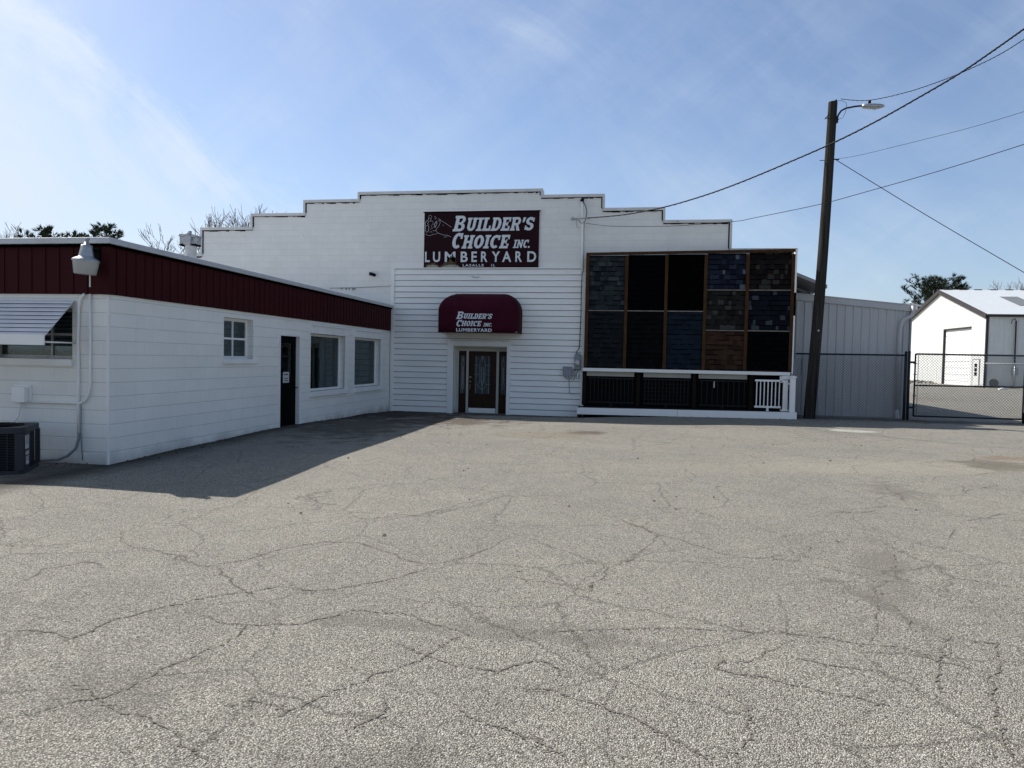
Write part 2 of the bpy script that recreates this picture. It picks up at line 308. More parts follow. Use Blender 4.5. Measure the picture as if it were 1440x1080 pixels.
# ---------------------------------------------------------------- parking lot
def ground_mat():
    m=bpy.data.materials.new('weathered_asphalt'); m.use_nodes=True; t=m.node_tree; b=t.nodes['Principled BSDF']
    g=N(t,'ShaderNodeNewGeometry'); P=(g,0)
    v=N(t,'ShaderNodeTexVoronoi',inp={0:P,'Scale':135.,'Randomness':1.}); v2=N(t,'ShaderNodeTexVoronoi',inp={0:P,'Scale':52.})
    sc=N(t,'ShaderNodeSeparateColor',inp={0:(v,1)})
    stone=ramp(t,(sc,0),[(0,lin(110,107,99)),(.35,lin(168,164,152)),(.8,lin(194,190,177)),(1,lin(228,224,213))])
    gap=ramp(t,(v,0),[(.25,0.),(.62,1.)])
    c=mix(t,MA(t,'MULTIPLY',gap,.72),stone,lin(66,62,55))
    big=N(t,'ShaderNodeTexNoise',inp={0:P,'Scale':.35,'Detail':6.,'Roughness':.6})
    mid=N(t,'ShaderNodeTexNoise',inp={0:P,'Scale':2.2,'Detail':7.,'Roughness':.7})
    pv=N(t,'ShaderNodeTexVoronoi',inp={0:P,'Scale':60.}); ps=N(t,'ShaderNodeSeparateColor',inp={0:(pv,1)}); c=mix(t,MA(t,'MULTIPLY',MA(t,'GREATER_THAN',(ps,0),.86),ramp(t,(pv,0),[(.2,.8),(.5,0.)])),c,lin(48,45,40))
    c=mix(t,1.,c,ramp(t,(big,0),[(.3,(.86,.86,.87)),(.7,(1.06,1.05,1.03))]),'MULTIPLY')
    c=mix(t,1.,c,ramp(t,(mid,0),[(.25,(.86,.86,.87)),(.55,(1,1,1)),(.8,(1.1,1.09,1.07))]),'MULTIPLY')
    sp=N(t,'ShaderNodeSeparateXYZ',inp={0:P})
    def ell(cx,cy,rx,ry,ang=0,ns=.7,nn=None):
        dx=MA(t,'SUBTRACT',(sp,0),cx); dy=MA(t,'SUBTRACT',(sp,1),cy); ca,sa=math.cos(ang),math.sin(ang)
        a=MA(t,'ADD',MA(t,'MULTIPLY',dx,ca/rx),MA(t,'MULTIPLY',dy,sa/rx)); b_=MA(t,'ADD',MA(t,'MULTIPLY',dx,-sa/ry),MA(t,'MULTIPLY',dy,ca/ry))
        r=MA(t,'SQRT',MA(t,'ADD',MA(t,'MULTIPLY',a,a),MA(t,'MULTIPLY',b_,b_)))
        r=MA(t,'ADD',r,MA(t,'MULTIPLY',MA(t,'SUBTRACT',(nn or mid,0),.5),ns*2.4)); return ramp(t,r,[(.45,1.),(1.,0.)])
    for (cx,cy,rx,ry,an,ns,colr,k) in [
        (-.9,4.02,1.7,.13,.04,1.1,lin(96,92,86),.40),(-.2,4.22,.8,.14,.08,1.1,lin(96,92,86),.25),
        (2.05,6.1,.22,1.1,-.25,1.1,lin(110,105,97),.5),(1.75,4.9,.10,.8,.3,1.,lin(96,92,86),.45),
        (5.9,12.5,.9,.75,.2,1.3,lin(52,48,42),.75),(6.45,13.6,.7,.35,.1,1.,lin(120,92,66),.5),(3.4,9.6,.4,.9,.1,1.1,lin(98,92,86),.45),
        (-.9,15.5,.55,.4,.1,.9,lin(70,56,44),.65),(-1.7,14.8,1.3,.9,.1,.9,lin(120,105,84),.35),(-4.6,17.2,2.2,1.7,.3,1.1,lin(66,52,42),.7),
        (-6.3,19.3,2.6,2.4,.2,1.2,lin(38,35,32),.88),(-6.0,15.5,1.7,3.6,.1,1.2,lin(70,66,60),.7),(-5.6,17.8,.6,.3,.1,1.1,lin(150,146,136),.5),  # dark stains beside the office, deepened to carry its shade as well
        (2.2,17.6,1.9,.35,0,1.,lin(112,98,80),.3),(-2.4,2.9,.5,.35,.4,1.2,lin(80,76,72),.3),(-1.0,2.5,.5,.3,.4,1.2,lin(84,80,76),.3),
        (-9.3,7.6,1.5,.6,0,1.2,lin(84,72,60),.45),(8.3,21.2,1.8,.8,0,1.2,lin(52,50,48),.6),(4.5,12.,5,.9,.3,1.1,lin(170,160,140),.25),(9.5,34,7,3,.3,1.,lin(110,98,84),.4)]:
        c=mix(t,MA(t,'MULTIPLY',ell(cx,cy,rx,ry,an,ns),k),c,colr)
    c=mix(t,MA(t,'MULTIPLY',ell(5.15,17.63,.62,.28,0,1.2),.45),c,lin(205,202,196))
    # dirt at the wall feet, darkened further to paint in the shade there
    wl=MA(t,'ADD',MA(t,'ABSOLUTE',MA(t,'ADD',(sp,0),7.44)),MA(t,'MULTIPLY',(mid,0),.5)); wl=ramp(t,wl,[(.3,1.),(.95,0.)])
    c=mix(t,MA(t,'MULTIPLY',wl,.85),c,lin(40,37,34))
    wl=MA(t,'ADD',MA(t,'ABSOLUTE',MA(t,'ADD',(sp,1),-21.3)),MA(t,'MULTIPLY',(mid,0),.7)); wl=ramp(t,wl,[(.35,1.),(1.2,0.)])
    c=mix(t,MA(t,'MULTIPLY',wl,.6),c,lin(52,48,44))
    # hairline crazing
    wp=N(t,'ShaderNodeTexNoise',inp={0:P,'Scale':1.6,'Detail':8.,'Roughness':.7})
    pw=mix(t,.16,P,(wp,1),'LINEAR_LIGHT'); pw[0].clamp_factor=False
    ve=N(t,'ShaderNodeTexVoronoi',feature='DISTANCE_TO_EDGE',inp={0:pw,'Scale':.85})
    ve2=N(t,'ShaderNodeTexVoronoi',feature='DISTANCE_TO_EDGE',inp={0:pw,'Scale':2.1}); cr2=ramp(t,(ve2,0),[(.004,1.),(.011,0.)]); c=mix(t,MA(t,'MULTIPLY',MA(t,'MULTIPLY',cr2,ramp(t,(mid,0),[(.44,0.),(.54,1.)])),.42),c,lin(96,92,85)); cr=ramp(t,(ve,0),[(.003,1.),(.009,0.)]); msk=ramp(t,(big,0),[(.36,0.),(.48,1.)])
    c=mix(t,MA(t,'MULTIPLY',MA(t,'MULTIPLY',cr,msk),.5),c,lin(60,57,53))
    t.links.new(c[0].outputs[c[1]],b.inputs['Base Color']); b.inputs['Roughness'].default_value=.9; b.inputs['Specular IOR Level'].default_value=.25
    n6=N(t,'ShaderNodeTexNoise',inp={0:P,'Scale':160.,'Detail':3.})
    h=MA(t,'ADD',MA(t,'MULTIPLY',(v,0),-1.2),MA(t,'ADD',MA(t,'MULTIPLY',(v2,0),-.5),MA(t,'ADD',MA(t,'MULTIPLY',(n6,0),.4),MA(t,'MULTIPLY',(sc,1),.5))))
    bp=N(t,'ShaderNodeBump',inp={'Strength':1.,'Distance':.006,'Height':h}); t.links.new(bp.outputs[0],b.inputs['Normal'])
    return m
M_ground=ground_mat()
def axis_coords(lo,hi,step,far):
    a=[lo+i*step for i in range(int(round((hi-lo)/step))+1)]; s=step; x=a[-1]
    while x<far: s*=1.35; x+=s; a.append(x)
    s=step; x=a[0]
    while x>-far: s*=1.35; x-=s; a.insert(0,x)
    return a
xs=axis_coords(-13,13,.25,900); ys=axis_coords(-1,30,.25,900)
g=MB(); nx=len(xs)
g.v=[(x,y,gz(x,y)) for y in ys for x in xs]
for j in range(len(ys)-1):
    for i in range(nx-1): g.f.append((j*nx+i,j*nx+i+1,(j+1)*nx+i+1,(j+1)*nx+i)); g.m.append(0); g.sm.append(True)
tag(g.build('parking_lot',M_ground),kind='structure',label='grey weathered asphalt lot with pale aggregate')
# cracks: real ragged openings laid on the asphalt
M_crack=mat('crack_filler_dirt',lin(92,88,81),.95,var=.3,vs=60,spec=.05,c2=lin(130,125,115))
CRACKS=[[(-5.07,5.03),(-4.7,5.06),(-4.49,5.28),(-4.34,5.51),(-4.12,5.3),(-3.96,5.19),(-3.64,5.1),(-3.31,4.92),(-3.11,4.82),(-2.96,5),(-2.89,5.08),(-2.77,5.44),(-2.53,5.74),(-2.29,5.77),(-2.13,5.68),(-1.77,5.38),(-1.51,5.24),(-1.28,5.49),(-1.08,5.99),(-1,6.26)],[(-4.34,5.51),(-4.54,5.75)],[(-3.4,4.9),(-3.48,5.07),(-3.41,5.06),(-3.3,4.92)],[(-3.01,4.85),(-2.88,4.67),(-2.61,4.45),(-2.38,4.28)],[(-3,5.44),(-2.77,5.11)],[(-3.47,3.44),(-3.28,3.49),(-3.02,3.4),(-2.97,3.55),(-2.97,3.75),(-2.9,3.87),(-2.76,4.05),(-2.55,4.31),(-2.3,4.52),(-1.94,4.53),(-1.77,4.73),(-1.61,4.9),(-1.47,5.15)],[(-2.62,2.59),(-2.52,2.71),(-2.38,2.84),(-2.3,3.07),(-2.22,3.34),(-2.18,3.81),(-1.89,3.9)],[(-1.75,2.8),(-1.7,2.98),(-1.48,2.92),(-1.4,3.04),(-1.27,3.24),(-1.13,3.45),(-0.99,3.76),(-0.87,3.96)],[(-1.48,2.92),(-1.47,2.86)],[(-2.53,3.89),(-2.22,3.83),(-1.89,3.9),(-1.66,4.2),(-1.38,4.21),(-1.07,4.06),(-0.87,3.96)],[(-0.63,3.99),(-0.31,4.14),(-0.06,4.23),(0.23,4.32),(0.52,4.34),(0.71,4.36),(0.9,4.41),(1.1,4.37),(1.31,4.31),(1.59,4.32),(1.73,4.13),(1.85,4.08)],[(0.74,4.56),(0.71,4.36)],[(-0.81,5.12),(-0.62,5.03),(-0.38,4.95),(-0.22,4.91),(-0.14,5.31),(-0.04,5.64),(0.13,6.05),(0.3,6.66),(0.46,6.57),(0.68,6.3),(0.78,6.13),(1.05,6.05),(1.38,6.04),(1.61,5.87),(1.78,5.72),(1.89,5.54)],[(-0.43,5.57),(-0.04,5.64)],[(1.38,6.04),(1.67,6.65)],[(-0.14,7.37),(0.18,6.91),(0.3,6.66)],[(1.89,5.54),(1.72,5.14),(1.57,4.76),(1.4,4.33)],[(1.89,5.54),(2.23,6.32),(2.57,7.2)],[(1.79,5.08),(1.78,4.81),(1.74,4.58)],[(2.37,5.97),(2.6,5.78),(2.9,5.71)],[(2.76,6.66),(3.12,7.39),(3.22,7.56)],[(1.73,4.39),(1.77,4.27),(1.94,4.55),(2.14,4.48),(2.27,4.44)],[(1.85,4.35),(1.68,4.09),(1.57,3.81),(1.55,3.73)],[(2.16,4.49),(2.01,4.16),(1.83,3.83),(1.68,3.51),(1.61,3.28),(1.6,3.09)],[(0.53,4.09),(0.48,3.79),(0.67,3.75),(0.83,3.67),(1.02,3.62),(1.19,3.55),(1.25,3.54)],[(0.49,3.84),(0.75,3.99),(0.97,4.34)],[(-0.52,3.37),(-0.32,3.38),(-0.11,3.28),(0.02,3.2),(0.16,3.08),(0.29,2.96),(0.4,2.85)],[(0.47,3.58),(0.58,3.29),(0.56,3.1),(0.43,2.96)],[(0.9,4.02),(1.14,3.95),(1.38,3.94)],[(3.4,7.9),(3.94,8.37),(4.12,8.52)],[(3.82,9.09),(4.31,9.88),(4.96,10.56)],[(3.39,10.17),(3.32,9.4),(3.26,8.96)],[(2.04,8.01),(2.45,8.18),(2.99,8.38)],[(-2.72,6.49),(-2.39,6.78),(-2.03,7.05),(-1.54,7.59)],[(5.21,12.72),(5.93,13.37),(6.1,12.56),(6.25,12.45)],[(4.92,11.28),(5.46,11.63),(5.79,11.52)],[(5.98,13.12),(5.36,11.97)],[(-0.49,15.39),(-0.98,15.81),(-1.78,15.88)],[(-4.06,4.19),(-4.18,4.51),(-4.03,4.74),(-3.75,4.61)],[(-1.23,3.75),(-0.94,3.58),(-0.62,3.51),(-0.42,3.69),(-0.27,3.59)],[(-2.6,2.97),(-2.29,2.82),(-2.02,2.75),(-1.76,2.57),(-1.57,2.5)],[(-0.75,3.14),(-0.56,2.99),(-0.33,2.92),(-0.2,2.78)],[(-1.16,2.8),(-1.06,2.95),(-1.07,3.11)],]
cr=MB(); rr=random.Random(3)
for line in CRACKS:
    pts=[Vector((x,y)) for x,y in line]
    for _ in range(5):
        q=[pts[0]]
        for a,b in zip(pts,pts[1:]):
            L=(b-a).length; n=Vector((-(b-a).y,(b-a).x)).normalized() if L>0 else Vector((0,0))
            q+=[(a+b)/2+n*rr.uniform(-.13,.13)*L+(b-a)*rr.uniform(-.12,.12),b]
        pts=q
    wbase=rr.uniform(.0022,.0045)*(1+.10*pts[0].y); L=[];
    for i,p in enumerate(pts):
        d=(pts[min(i+1,len(pts)-1)]-pts[max(0,i-1)]); n=Vector((-d.y,d.x)); n=n.normalized() if n.length>0 else Vector((1,0))
        e=min(1,min(i,len(pts)-1-i)/24+.15); ww=wbase*e*rr.choice((.15,.4,.8,1,1,1.4,2.4))
        a=p+n*ww; b=p-n*ww*rr.uniform(.4,1.1); L.append(((a.x,a.y,gz(a.x,a.y)+.004),(b.x,b.y,gz(b.x,b.y)+.004)))
    vs=[q for pr in L for q in pr]
    cr.add(vs,[(2*i,2*i+1,2*i+3,2*i+2) for i in range(len(L)-1) if rr.random()>.12],0)
    for i in range(0,len(pts)-1,2):   # crumbled aggregate pits beside the opening
        if rr.random()<.55:
            s_=rr.uniform(.003,.009)*(1+.06*pts[i].y); a=rr.random()*6.28; p=pts[i]+Vector((rr.gauss(0,.012),rr.gauss(0,.012))); z=gz(p.x,p.y)+.0042
            cr.add([(p.x+s_*rr.uniform(.5,1)*math.cos(a+j*1.26),p.y+s_*rr.uniform(.5,1)*math.sin(a+j*1.26),z) for j in range(5)],[(0,1,2,3,4)])
tag(cr.build('asphalt_cracks',M_crack),kind='structure',label='thin branching cracks in the asphalt')
# ---------------------------------------------------------------- office building (left)
XW=-7.4416; YF=9.19
OB=thing('office_building',(-11,15,-.1),'long low white block office with maroon metal fascia, standing left of the entrance','building')
def wall_with_holes(mb,a0,a1,z0,z1,holes,plane,depth,axis):
    """front sheet plus thickness for a wall in the plane x=const (axis 'x') or y=const (axis 'y'); holes=(a0,a1,z0,z1)"""
    A=sorted({a0,a1}|{h[0] for h in holes}|{h[1] for h in holes}); Z=sorted({z0,z1}|{h[2] for h in holes}|{h[3] for h in holes})
    P=(lambda a,z,d:(plane-d,a,z)) if axis=='x' else (lambda a,z,d:(a,plane+d,z))
    for i in range(len(A)-1):
        for k in range(len(Z)-1):
            am,zm=(A[i]+A[i+1])/2,(Z[k]+Z[k+1])/2
            if any(h[0]<am<h[1] and h[2]<zm<h[3] for h in holes): continue
            for d in (0,depth): mb.add([P(A[i],Z[k],d),P(A[i+1],Z[k],d),P(A[i+1],Z[k+1],d),P(A[i],Z[k+1],d)],[(0,1,2,3)])
    for h in holes:
        q=[(h[0],h[2]),(h[1],h[2]),(h[1],h[3]),(h[0],h[3])]
        for (a,z),(a2,z2) in zip(q,q[1:]+q[:1]): mb.add([P(a,z,0),P(a2,z2,0),P(a2,z2,depth),P(a,z,depth)],[(0,1,2,3)])
ZB,ZT=-.6,2.45
H_small=(12.15,13.19,1.50,2.28); H_door=(14.25,15.25,-.02,2.07); H_w1=(15.80,17.80,.74,2.12); H_w2=(18.53,20.5,.74,2.12)
H_front=(-9.40,-8.03,1.47,2.22)
wm=MB(); wall_with_holes(wm,YF,21.4,ZB,ZT,[H_small,H_door,H_w1,H_w2],XW,.2,'x'); 
wall_with_holes(wm,-20,XW,ZB,ZT,[H_front],YF,.2,'y')
wm.box(-20,-19.8,YF+.2,21.4,ZB,ZT); wm.box(-20,XW-.2,21.2,21.4,ZB,ZT); wm.box(-19.8,XW-.2,YF+.2,21.2,ZT-.1,ZT-.02)
wm.build('wall',M_block,OB)
rm=MB(); rm.box(-19.7,XW-1.9,YF+.9,21.1,-.3,-.1); rm.box(XW-2.1,XW-1.9,YF+.9,21.1,-.1,2.35); rm.box(-19.7,XW-.4,YF+2.0,YF+2.1,-.1,2.35); rm.build('interior_partition',M_room,OB)
# fascia: maroon ribbed metal around two sides
fm=MB(); z0,z1=2.42,3.15
fm.box(-20,XW+.03,YF-.03,YF+.12,z0,z1); fm.box(XW-.12,XW+.03,YF+.125,21.40,z0,z1)
y=YF+.13
while y<21.3: fm.box(XW+.031,XW+.040,y,y+.016,z0+.004,z1-.002); y+=.203
x=XW-.08
while x>-12: fm.box(x-.016,x,YF-.040,YF-.031,z0+.004,z1-.002); x-=.23
fm.box(XW-.07,XW+.05,YF-.05,YF+.06,z0-.003,z1-.001)
fm.build('fascia',M_maroon,OB)
em=MB(); em.box(-20.1,XW+.10,YF-.11,YF+.3,3.135,3.222); em.box(XW-.3,XW+.10,YF+.3,21.42,3.135,3.222)
em.build('roof_edge_flashing',M_metaledge,OB,bevel=.008)
sm_=MB(); sm_.box(-20,XW+.075,YF-.085,YF,3.100,3.134); sm_.box(XW,XW+.075,YF,21.40,3.100,3.134); sm_.build('drip_gap',M_dark,OB)
MB().box(-20,XW-.3,YF+.3,21.4,3.12,3.19).build('roof',M_roof,OB)
MB().box(XW-.03,XW+.004,YF-.004,YF+.03,-.3,2.42).build('corner_render',M_trim,OB,bevel=.01)
def side_window(h,muntins,sill=True,big=False):
    a0,a1,z0,z1=h
    fr=MB(); t=.055; X=XW-.13
    fr.box(X-.04,X,a0,a0+t,z0,z1); fr.box(X-.04,X,a1-t,a1,z0,z1); fr.box(X-.04,X,a0+t,a1-t,z0,z0+t); fr.box(X-.04,X,a0+t,a1-t,z1-t,z1)
    if muntins:
        am=(a0+a1)/2; zm=(z0+z1)/2
        fr.box(X-.03,X+.002,am-.016,am+.016,z0+t,z1-t); fr.box(X-.03,X+.002,a0+t,am-.016,zm-.018,zm+.018); fr.box(X-.03,X+.002,am+.016,a1-t,zm-.018,zm+.018)
    win=fr.build('window',M_vinyl,OB)
    MB().box(X-.028,X-.020,a0+t,a1-t,z0+t,z1-t).build('pane',M_glass,win)
    if big:
        c=MB(); c.box(XW-.10,XW+.045,a0-.03,a1+.24,z1,z1+.21); c.box(XW-.02,XW+.038,a1+.0,a1+.18,z0,z1); c.box(XW-.10,XW+.055,a0-.03,a1+.20,z0-.13,z0)
        c.box(XW+.046,XW+.075,a0-.05,a1+.26,z1+.185,z1+.212); c.build('casing',M_trim,win,bevel=.006)
        k=MB(); k.box(X-.30,X-.28,a1-.55,a1-.12,z0,z1); k.build('curtain',M_blind,win)
    elif sill: MB().box(XW-.12,XW+.05,a0-.05,a1+.12,z0-.09,z0).build('sill',M_trim,win,bevel=.006)
    return win
side_window(H_small,True); side_window(H_w1,False,big=True); side_window(H_w2,False,big=True)
# side door
a0,a1,z0,z1=H_door
fr=MB(); fr.box(XW-.12,XW+.02,a0,a0+.05,z0,z1); fr.box(XW-.12,XW+.02,a1-.06,a1,z0,z1); fr.box(XW-.12,XW+.02,a0+.05,a1-.06,z1-.055,z1); fr.box(XW-.15,XW+.04,a0,a1,z0-.04,z0)
dr=MB(); X=XW-.07; b0,b1=a0+.05,a1-.06
dr.box(X-.045,X,b0,b1,z0,1.12); dr.box(X-.045,X,b0,b0+.16,1.12,1.86); dr.box(X-.045,X,b1-.16,b1,1.12,1.86); dr.box(X-.045,X,b0,b1,1.86,z1-.055)
door=dr.build('door',M_blackdoor,OB,bevel=.004); fr.build('door_frame',M_trim,OB)
MB().box(X-.03,X-.02,b0+.16,b1-.16,1.12,1.86).build('pane',M_glass,door)
mt=MB(); ym=(b0+b1)/2-.06; mt.box(X-.10,X-.08,ym-.02,ym+.02,1.3,1.9); mt.box(X-.10,X-.08,b0+.2,b1-.2,1.55,1.59); split(mt.build('muntin',M_trim,door))
MB().box(X+.001,X+.004,b0+.28,b0+.56,.98,1.22).box(X+.0045,X+.006,b0+.33,b0+.51,1.15,1.18,1).box(X+.0045,X+.006,b0+.33,b0+.51,1.02,1.04,1).box(X+.0045,X+.006,b0+.33,b0+.51,1.07,1.09,1).build('paper_notice',[M_paper,M_ink],door)
hd=MB(); hd.tube([(X,b1-.07,.86),(X+.07,b1-.07,.86)],.012); hd.tube([(X+.07,b1-.07,.86),(X+.07,b1-.19,.86)],.011); hd.tube([(X,b1-.07,1.0),(X+.015,b1-.07,1.0)],.03,12); split(hd.build('handle',M_black,door))
# front window (under the awning)
a0,a1,z0,z1=H_front
fr=MB(); Y=YF+.13
fr.box(a0,a0+.05,Y,Y+.04,z0,z1); fr.box(a1-.05,a1,Y,Y+.04,z0,z1); fr.box(a0+.05,a1-.05,Y,Y+.04,z0,z0+.05); fr.box(a0+.05,a1-.05,Y,Y+.04,z1-.05,z1); fr.box(-8.50,-8.47,Y-.002,Y+.03,z0+.05,z1-.05); fr.box(a0+.05,-8.50,Y,Y+.03,1.82,1.85); fr.box(-8.47,a1-.05,Y,Y+.03,1.82,1.85)
win=fr.build('window',M_steel,OB); MB().box(a0+.05,a1-.05,Y+.012,Y+.02,z0+.05,z1-.05).build('pane',M_glass,win)
MB().box(a0-.1,a1+.02,YF-.05,YF+.12,z0-.10,z0).build('sill',M_trim,win,bevel=.006)
# slatted metal window awning
AW=thing('window_awning',(-8.9,YF,1.7),'white slatted metal awning over the office front window','awning')
sl=MB(); A=Vector((0,YF-.02,2.345)); B=Vector((0,8.62,1.80)); n=9
for i in range(n):
    p=A.lerp(B,i/n); q=A.lerp(B,(i+1)/n); 
    pts=[(p.y,p.z-.022),(p.y+.004,p.z-.016),(q.y,q.z+.012),(q.y,q.z-.008),(q.y+.006,q.z-.008)]
    sl.prism(pts,-10.6,-7.965,0,'x'); yq,zq=q.y,q.z; sl.box(-10.58,-7.985,yq+.0005,yq+.012,zq-.024,zq-.0085,1)
sl.build('slats',[mat('white_awning_metal',(.66,.67,.70),.4,var=.08,stain=((.38,.38,.37),7.,.62)),M_dark],AW)
MB().box(-10.6,-7.96,8.600,8.618,1.665,1.81).build('valance',M_vinyl,AW)
s=MB(); s.tube([(-7.985,8.63,1.71),(-7.985,YF,1.71)],.012); s.tube([(-10.5,8.63,1.71),(-10.5,YF,1.71)],.012); split(s.build('brace',M_vinyl,AW))
# conduits down the wall
cd=MB(); yy=YF-.03
cd.tube([(-7.80,yy,2.42),(-7.86,yy,2.37),(-7.90,yy,2.22),(-7.905,yy,2.0),(-7.915,yy,1.78),(-7.905,yy,1.4),(-7.91,yy,.85),(-7.90,yy,.40)],.022)
cd.build('c',M_trim); solo(bpy.data.objects['c'],'pale conduit with slight bends running down the office front wall, nearer the window','conduit','pipes on the office front wall').name='electrical_conduit'
cd=MB(); cd.tube([(-7.90,yy,.42),(-7.905,yy,.30),(-7.95,yy,.17),(-8.06,yy-.03,.06),(-8.2,yy-.05,.0),(-8.5,yy-.2,-.01)],.020); cd.tube([(-7.86,yy,.80),(-7.865,yy,.4),(-7.84,yy,0)],.007,6)
solo(cd.build('refrigerant_hose',M_greymetal),'grey hose curving from the office wall down to the air conditioner','hose')
cd=MB(); cd.tube([(-7.713,yy,2.42),(-7.713,yy,1.12),(-7.735,yy,.98),(-7.79,yy,.88),(-7.87,yy,.835),(-7.95,yy,.832),(-8.74,yy,.83)],.018)
solo(cd.build('electrical_conduit',M_trim),'pale conduit bending from the corner to the outlet box on the office front wall','conduit','pipes on the office front wall')
bx=MB(); bx.box(-8.99,-8.70,YF-.02,YF-.001,.80,1.08); bx.box(-8.96,-8.74,YF-.10,YF-.021,.82,1.05); ob=bx.build('disconnect_box',M_vinyl,bevel=.012); 
cd=MB(); cd.tube([(-8.84,yy-.02,.82),(-8.87,yy-.05,.6),(-8.9,yy-.2,.45)],.016); cd.build('cable',M_trim,ob); tag(ob,'small white electrical box low on the office front wall','electrical box')
# yard light
YL=thing('security_light',(-7.60,8.93,2.68),'grey dusk-to-dawn yard light under the office roof corner','light')
tilt=Matrix.Rotation(math.radians(4),3,'Y')
b=MB(); b.lathe([(0,.44),(.035,.44),(.04,.40),(.07,.40),(.075,.36),(.095,.25),(.10,.235),(.165,.20),(.175,.185),(.175,.175)],(-7.60,8.93,2.685),24,0,tilt)
b.lathe([(.02,.44),(.02,.47),(.033,.475),(.033,.50),(0,.505)],(-7.60,8.93,2.685),10,0,tilt); b.build('housing',M_steel,YL)
MB().lathe([(.172,.18),(.165,.16),(.142,.0),(.13,-.012),(0,-.014)],(-7.60,8.93,2.685),24,0,tilt).build('diffuser',M_poly,YL)
b=MB(); b.box(-7.62,-7.58,8.96,YF-.03,3.02,3.05); b.box(-7.66,-7.54,YF-.06,YF-.042,2.90,3.08); b.tube([(-7.56,9.0,2.95),(-7.54,9.06,2.86),(-7.53,YF-.05,2.92)],.008,6); b.build('bracket',M_black,YL)
b=MB(); b.box(-7.716,-7.70,YF-.045,YF-.032,2.52,2.70); solo(b.build('cable_clip',M_trim),'short white cable stub on the maroon fascia below the yard light','cable stub')
# air conditioner
AC=thing('air_conditioner',(-7.90,8.20,-.06),'dark grey outdoor air conditioner unit on a concrete pad by the office','air conditioner',rz=math.radians(30))
M_ac=mat('dark_grey_cabinet',(.040,.042,.048),.5,var=.1); 
W=.86; b=MB(); c=.07
def rr_box(mb,x0,x1,y0,y1,z0,z1,r,mi=0):
    poly=[]
    for (cx_,cy_,a) in ((x1-r,y1-r,0),(x0+r,y1-r,90),(x0+r,y0+r,180),(x1-r,y0+r,270)):
        for k in range(5): aa=math.radians(a+k*22.5); poly.append((cx_+r*math.cos(aa),cy_+r*math.sin(aa)))
    mb.prism(poly,z0,z1,mi,'z')
rr_box(b,-W,0,0,W,.54,.62,.10); rr_box(b,-W,0,0,W,.0,.05,.10)
b.box(-.10,-.004,.002,.10,.05,.54); b.box(-.03,-.002,.10,.32,.05,.54); b.box(-W,-W+.05,.0,.05,.05,.54); b.box(-.06,-.004,W-.06,W-.004,.05,.54)
b.build('cabinet',M_ac,AC,bevel=.006,local=True)
b=MB(); rr_box(b,-W+.05,-.05,.05,W-.05,.05,.535,.08); b.build('coil',M_black,AC,local=True)
b=MB()
for k in range(22): z=.07+k*.0215; b.bar((-W+.03,.022,z),(-.09,.022,z),.012,.006); b.bar((-.022,.32,z),(-.022,W-.04,z),.006,.012,up=(1,0,0))
for k in range(9): b.bar((-W+.08+k*.085,.012,.05),(-W+.08+k*.085,.012,.54),.008)
b.build('louvre_grille',M_ac,AC,local=True)
b=MB(); b.box(.0015,.005,.07,.24,.33,.51); b.box(.0015,.005,.09,.24,.25,.30); b.box(.0015,.005,.10,.23,.12,.235)
for z in (.49,.465,.44,.415,.395,.29,.23,.21,.19,.17): b.box(.0052,.0065,.10,.21,z,z+.007,1)
split(b.build('rating_label',[M_paper,M_ink],AC,local=True),.01)
b=MB(); b.lathe([(.33,.0),(.33,.012),(.31,.012)],(-W/2,W/2,.62),24); 
for k in range(8): b.lathe([(.05+.033*k,.012),(.058+.033*k,.018),(.062+.033*k,.012)],(-W/2,W/2,.62),24)
b.build('fan_guard',M_black,AC,local=True)
pad=MB(); pad.prism([(-10.5,7.92),(-8.15,7.86),(-7.88,8.12),(-7.80,8.5),(-7.98,9.18),(-10.5,9.18)],-.3,-.062,0,'z'); tag(pad.build('concrete_pad',M_conc,bevel=.01),kind='structure')
lv=MB(); rr=random.Random(5)
for k in range(60):
    x=rr.uniform(-8.6,-7.7) ; y=rr.uniform(8.75,9.12); z=-.055+rr.random()*.02; s=rr.uniform(.015,.04); a=rr.random()*6
    lv.add([(x,y,z),(x+s*math.cos(a),y+s*math.sin(a),z+.01),(x+s*math.cos(a+1),y+s*math.sin(a+1),z+.018)],[(0,1,2)])
tag(lv.build('leaf_litter',mat('dead_leaves',(.10,.06,.035),.9,var=.4,vs=20)),'dead leaves and twigs behind the air conditioner','leaves',kind='stuff')
# roof vent
RV=thing('roof_vent',(-12.03,18,3.19),'pale metal vent stack with a cross-shaped hood on the office roof','vent')
MB().lathe([(.15,0),(.15,1.5)],(-12.03,18,3.19),20).build('stack',mat('pale_vent_metal',(.50,.51,.50),.5,var=.2,vs=6),RV)
b=MB(); 
b.box(-12.31,-12.14,17.9,18.1,4.60,4.80); b.box(-11.92,-11.78,17.9,18.1,4.58,4.78); b.prism([(-12.14,4.56),(-11.93,4.56),(-11.92,4.76),(-12.03,4.88),(-12.14,4.76)],17.82,18.18); b.prism([(-12.33,4.80),(-12.14,4.80),(-12.12,4.86),(-12.28,4.87)],17.86,18.14); b.prism([(-11.93,4.78),(-11.76,4.78),(-11.80,4.83),(-11.93,4.86)],17.86,18.14); b.tube([(-12.06,18,4.85),(-12.06,18,4.96)],.05)
b.build('hood',M_steel,RV,bevel=.008); MB().box(-12.30,-11.80,17.87,18.13,4.545,4.585).build('hood_opening',M_dark,RV)
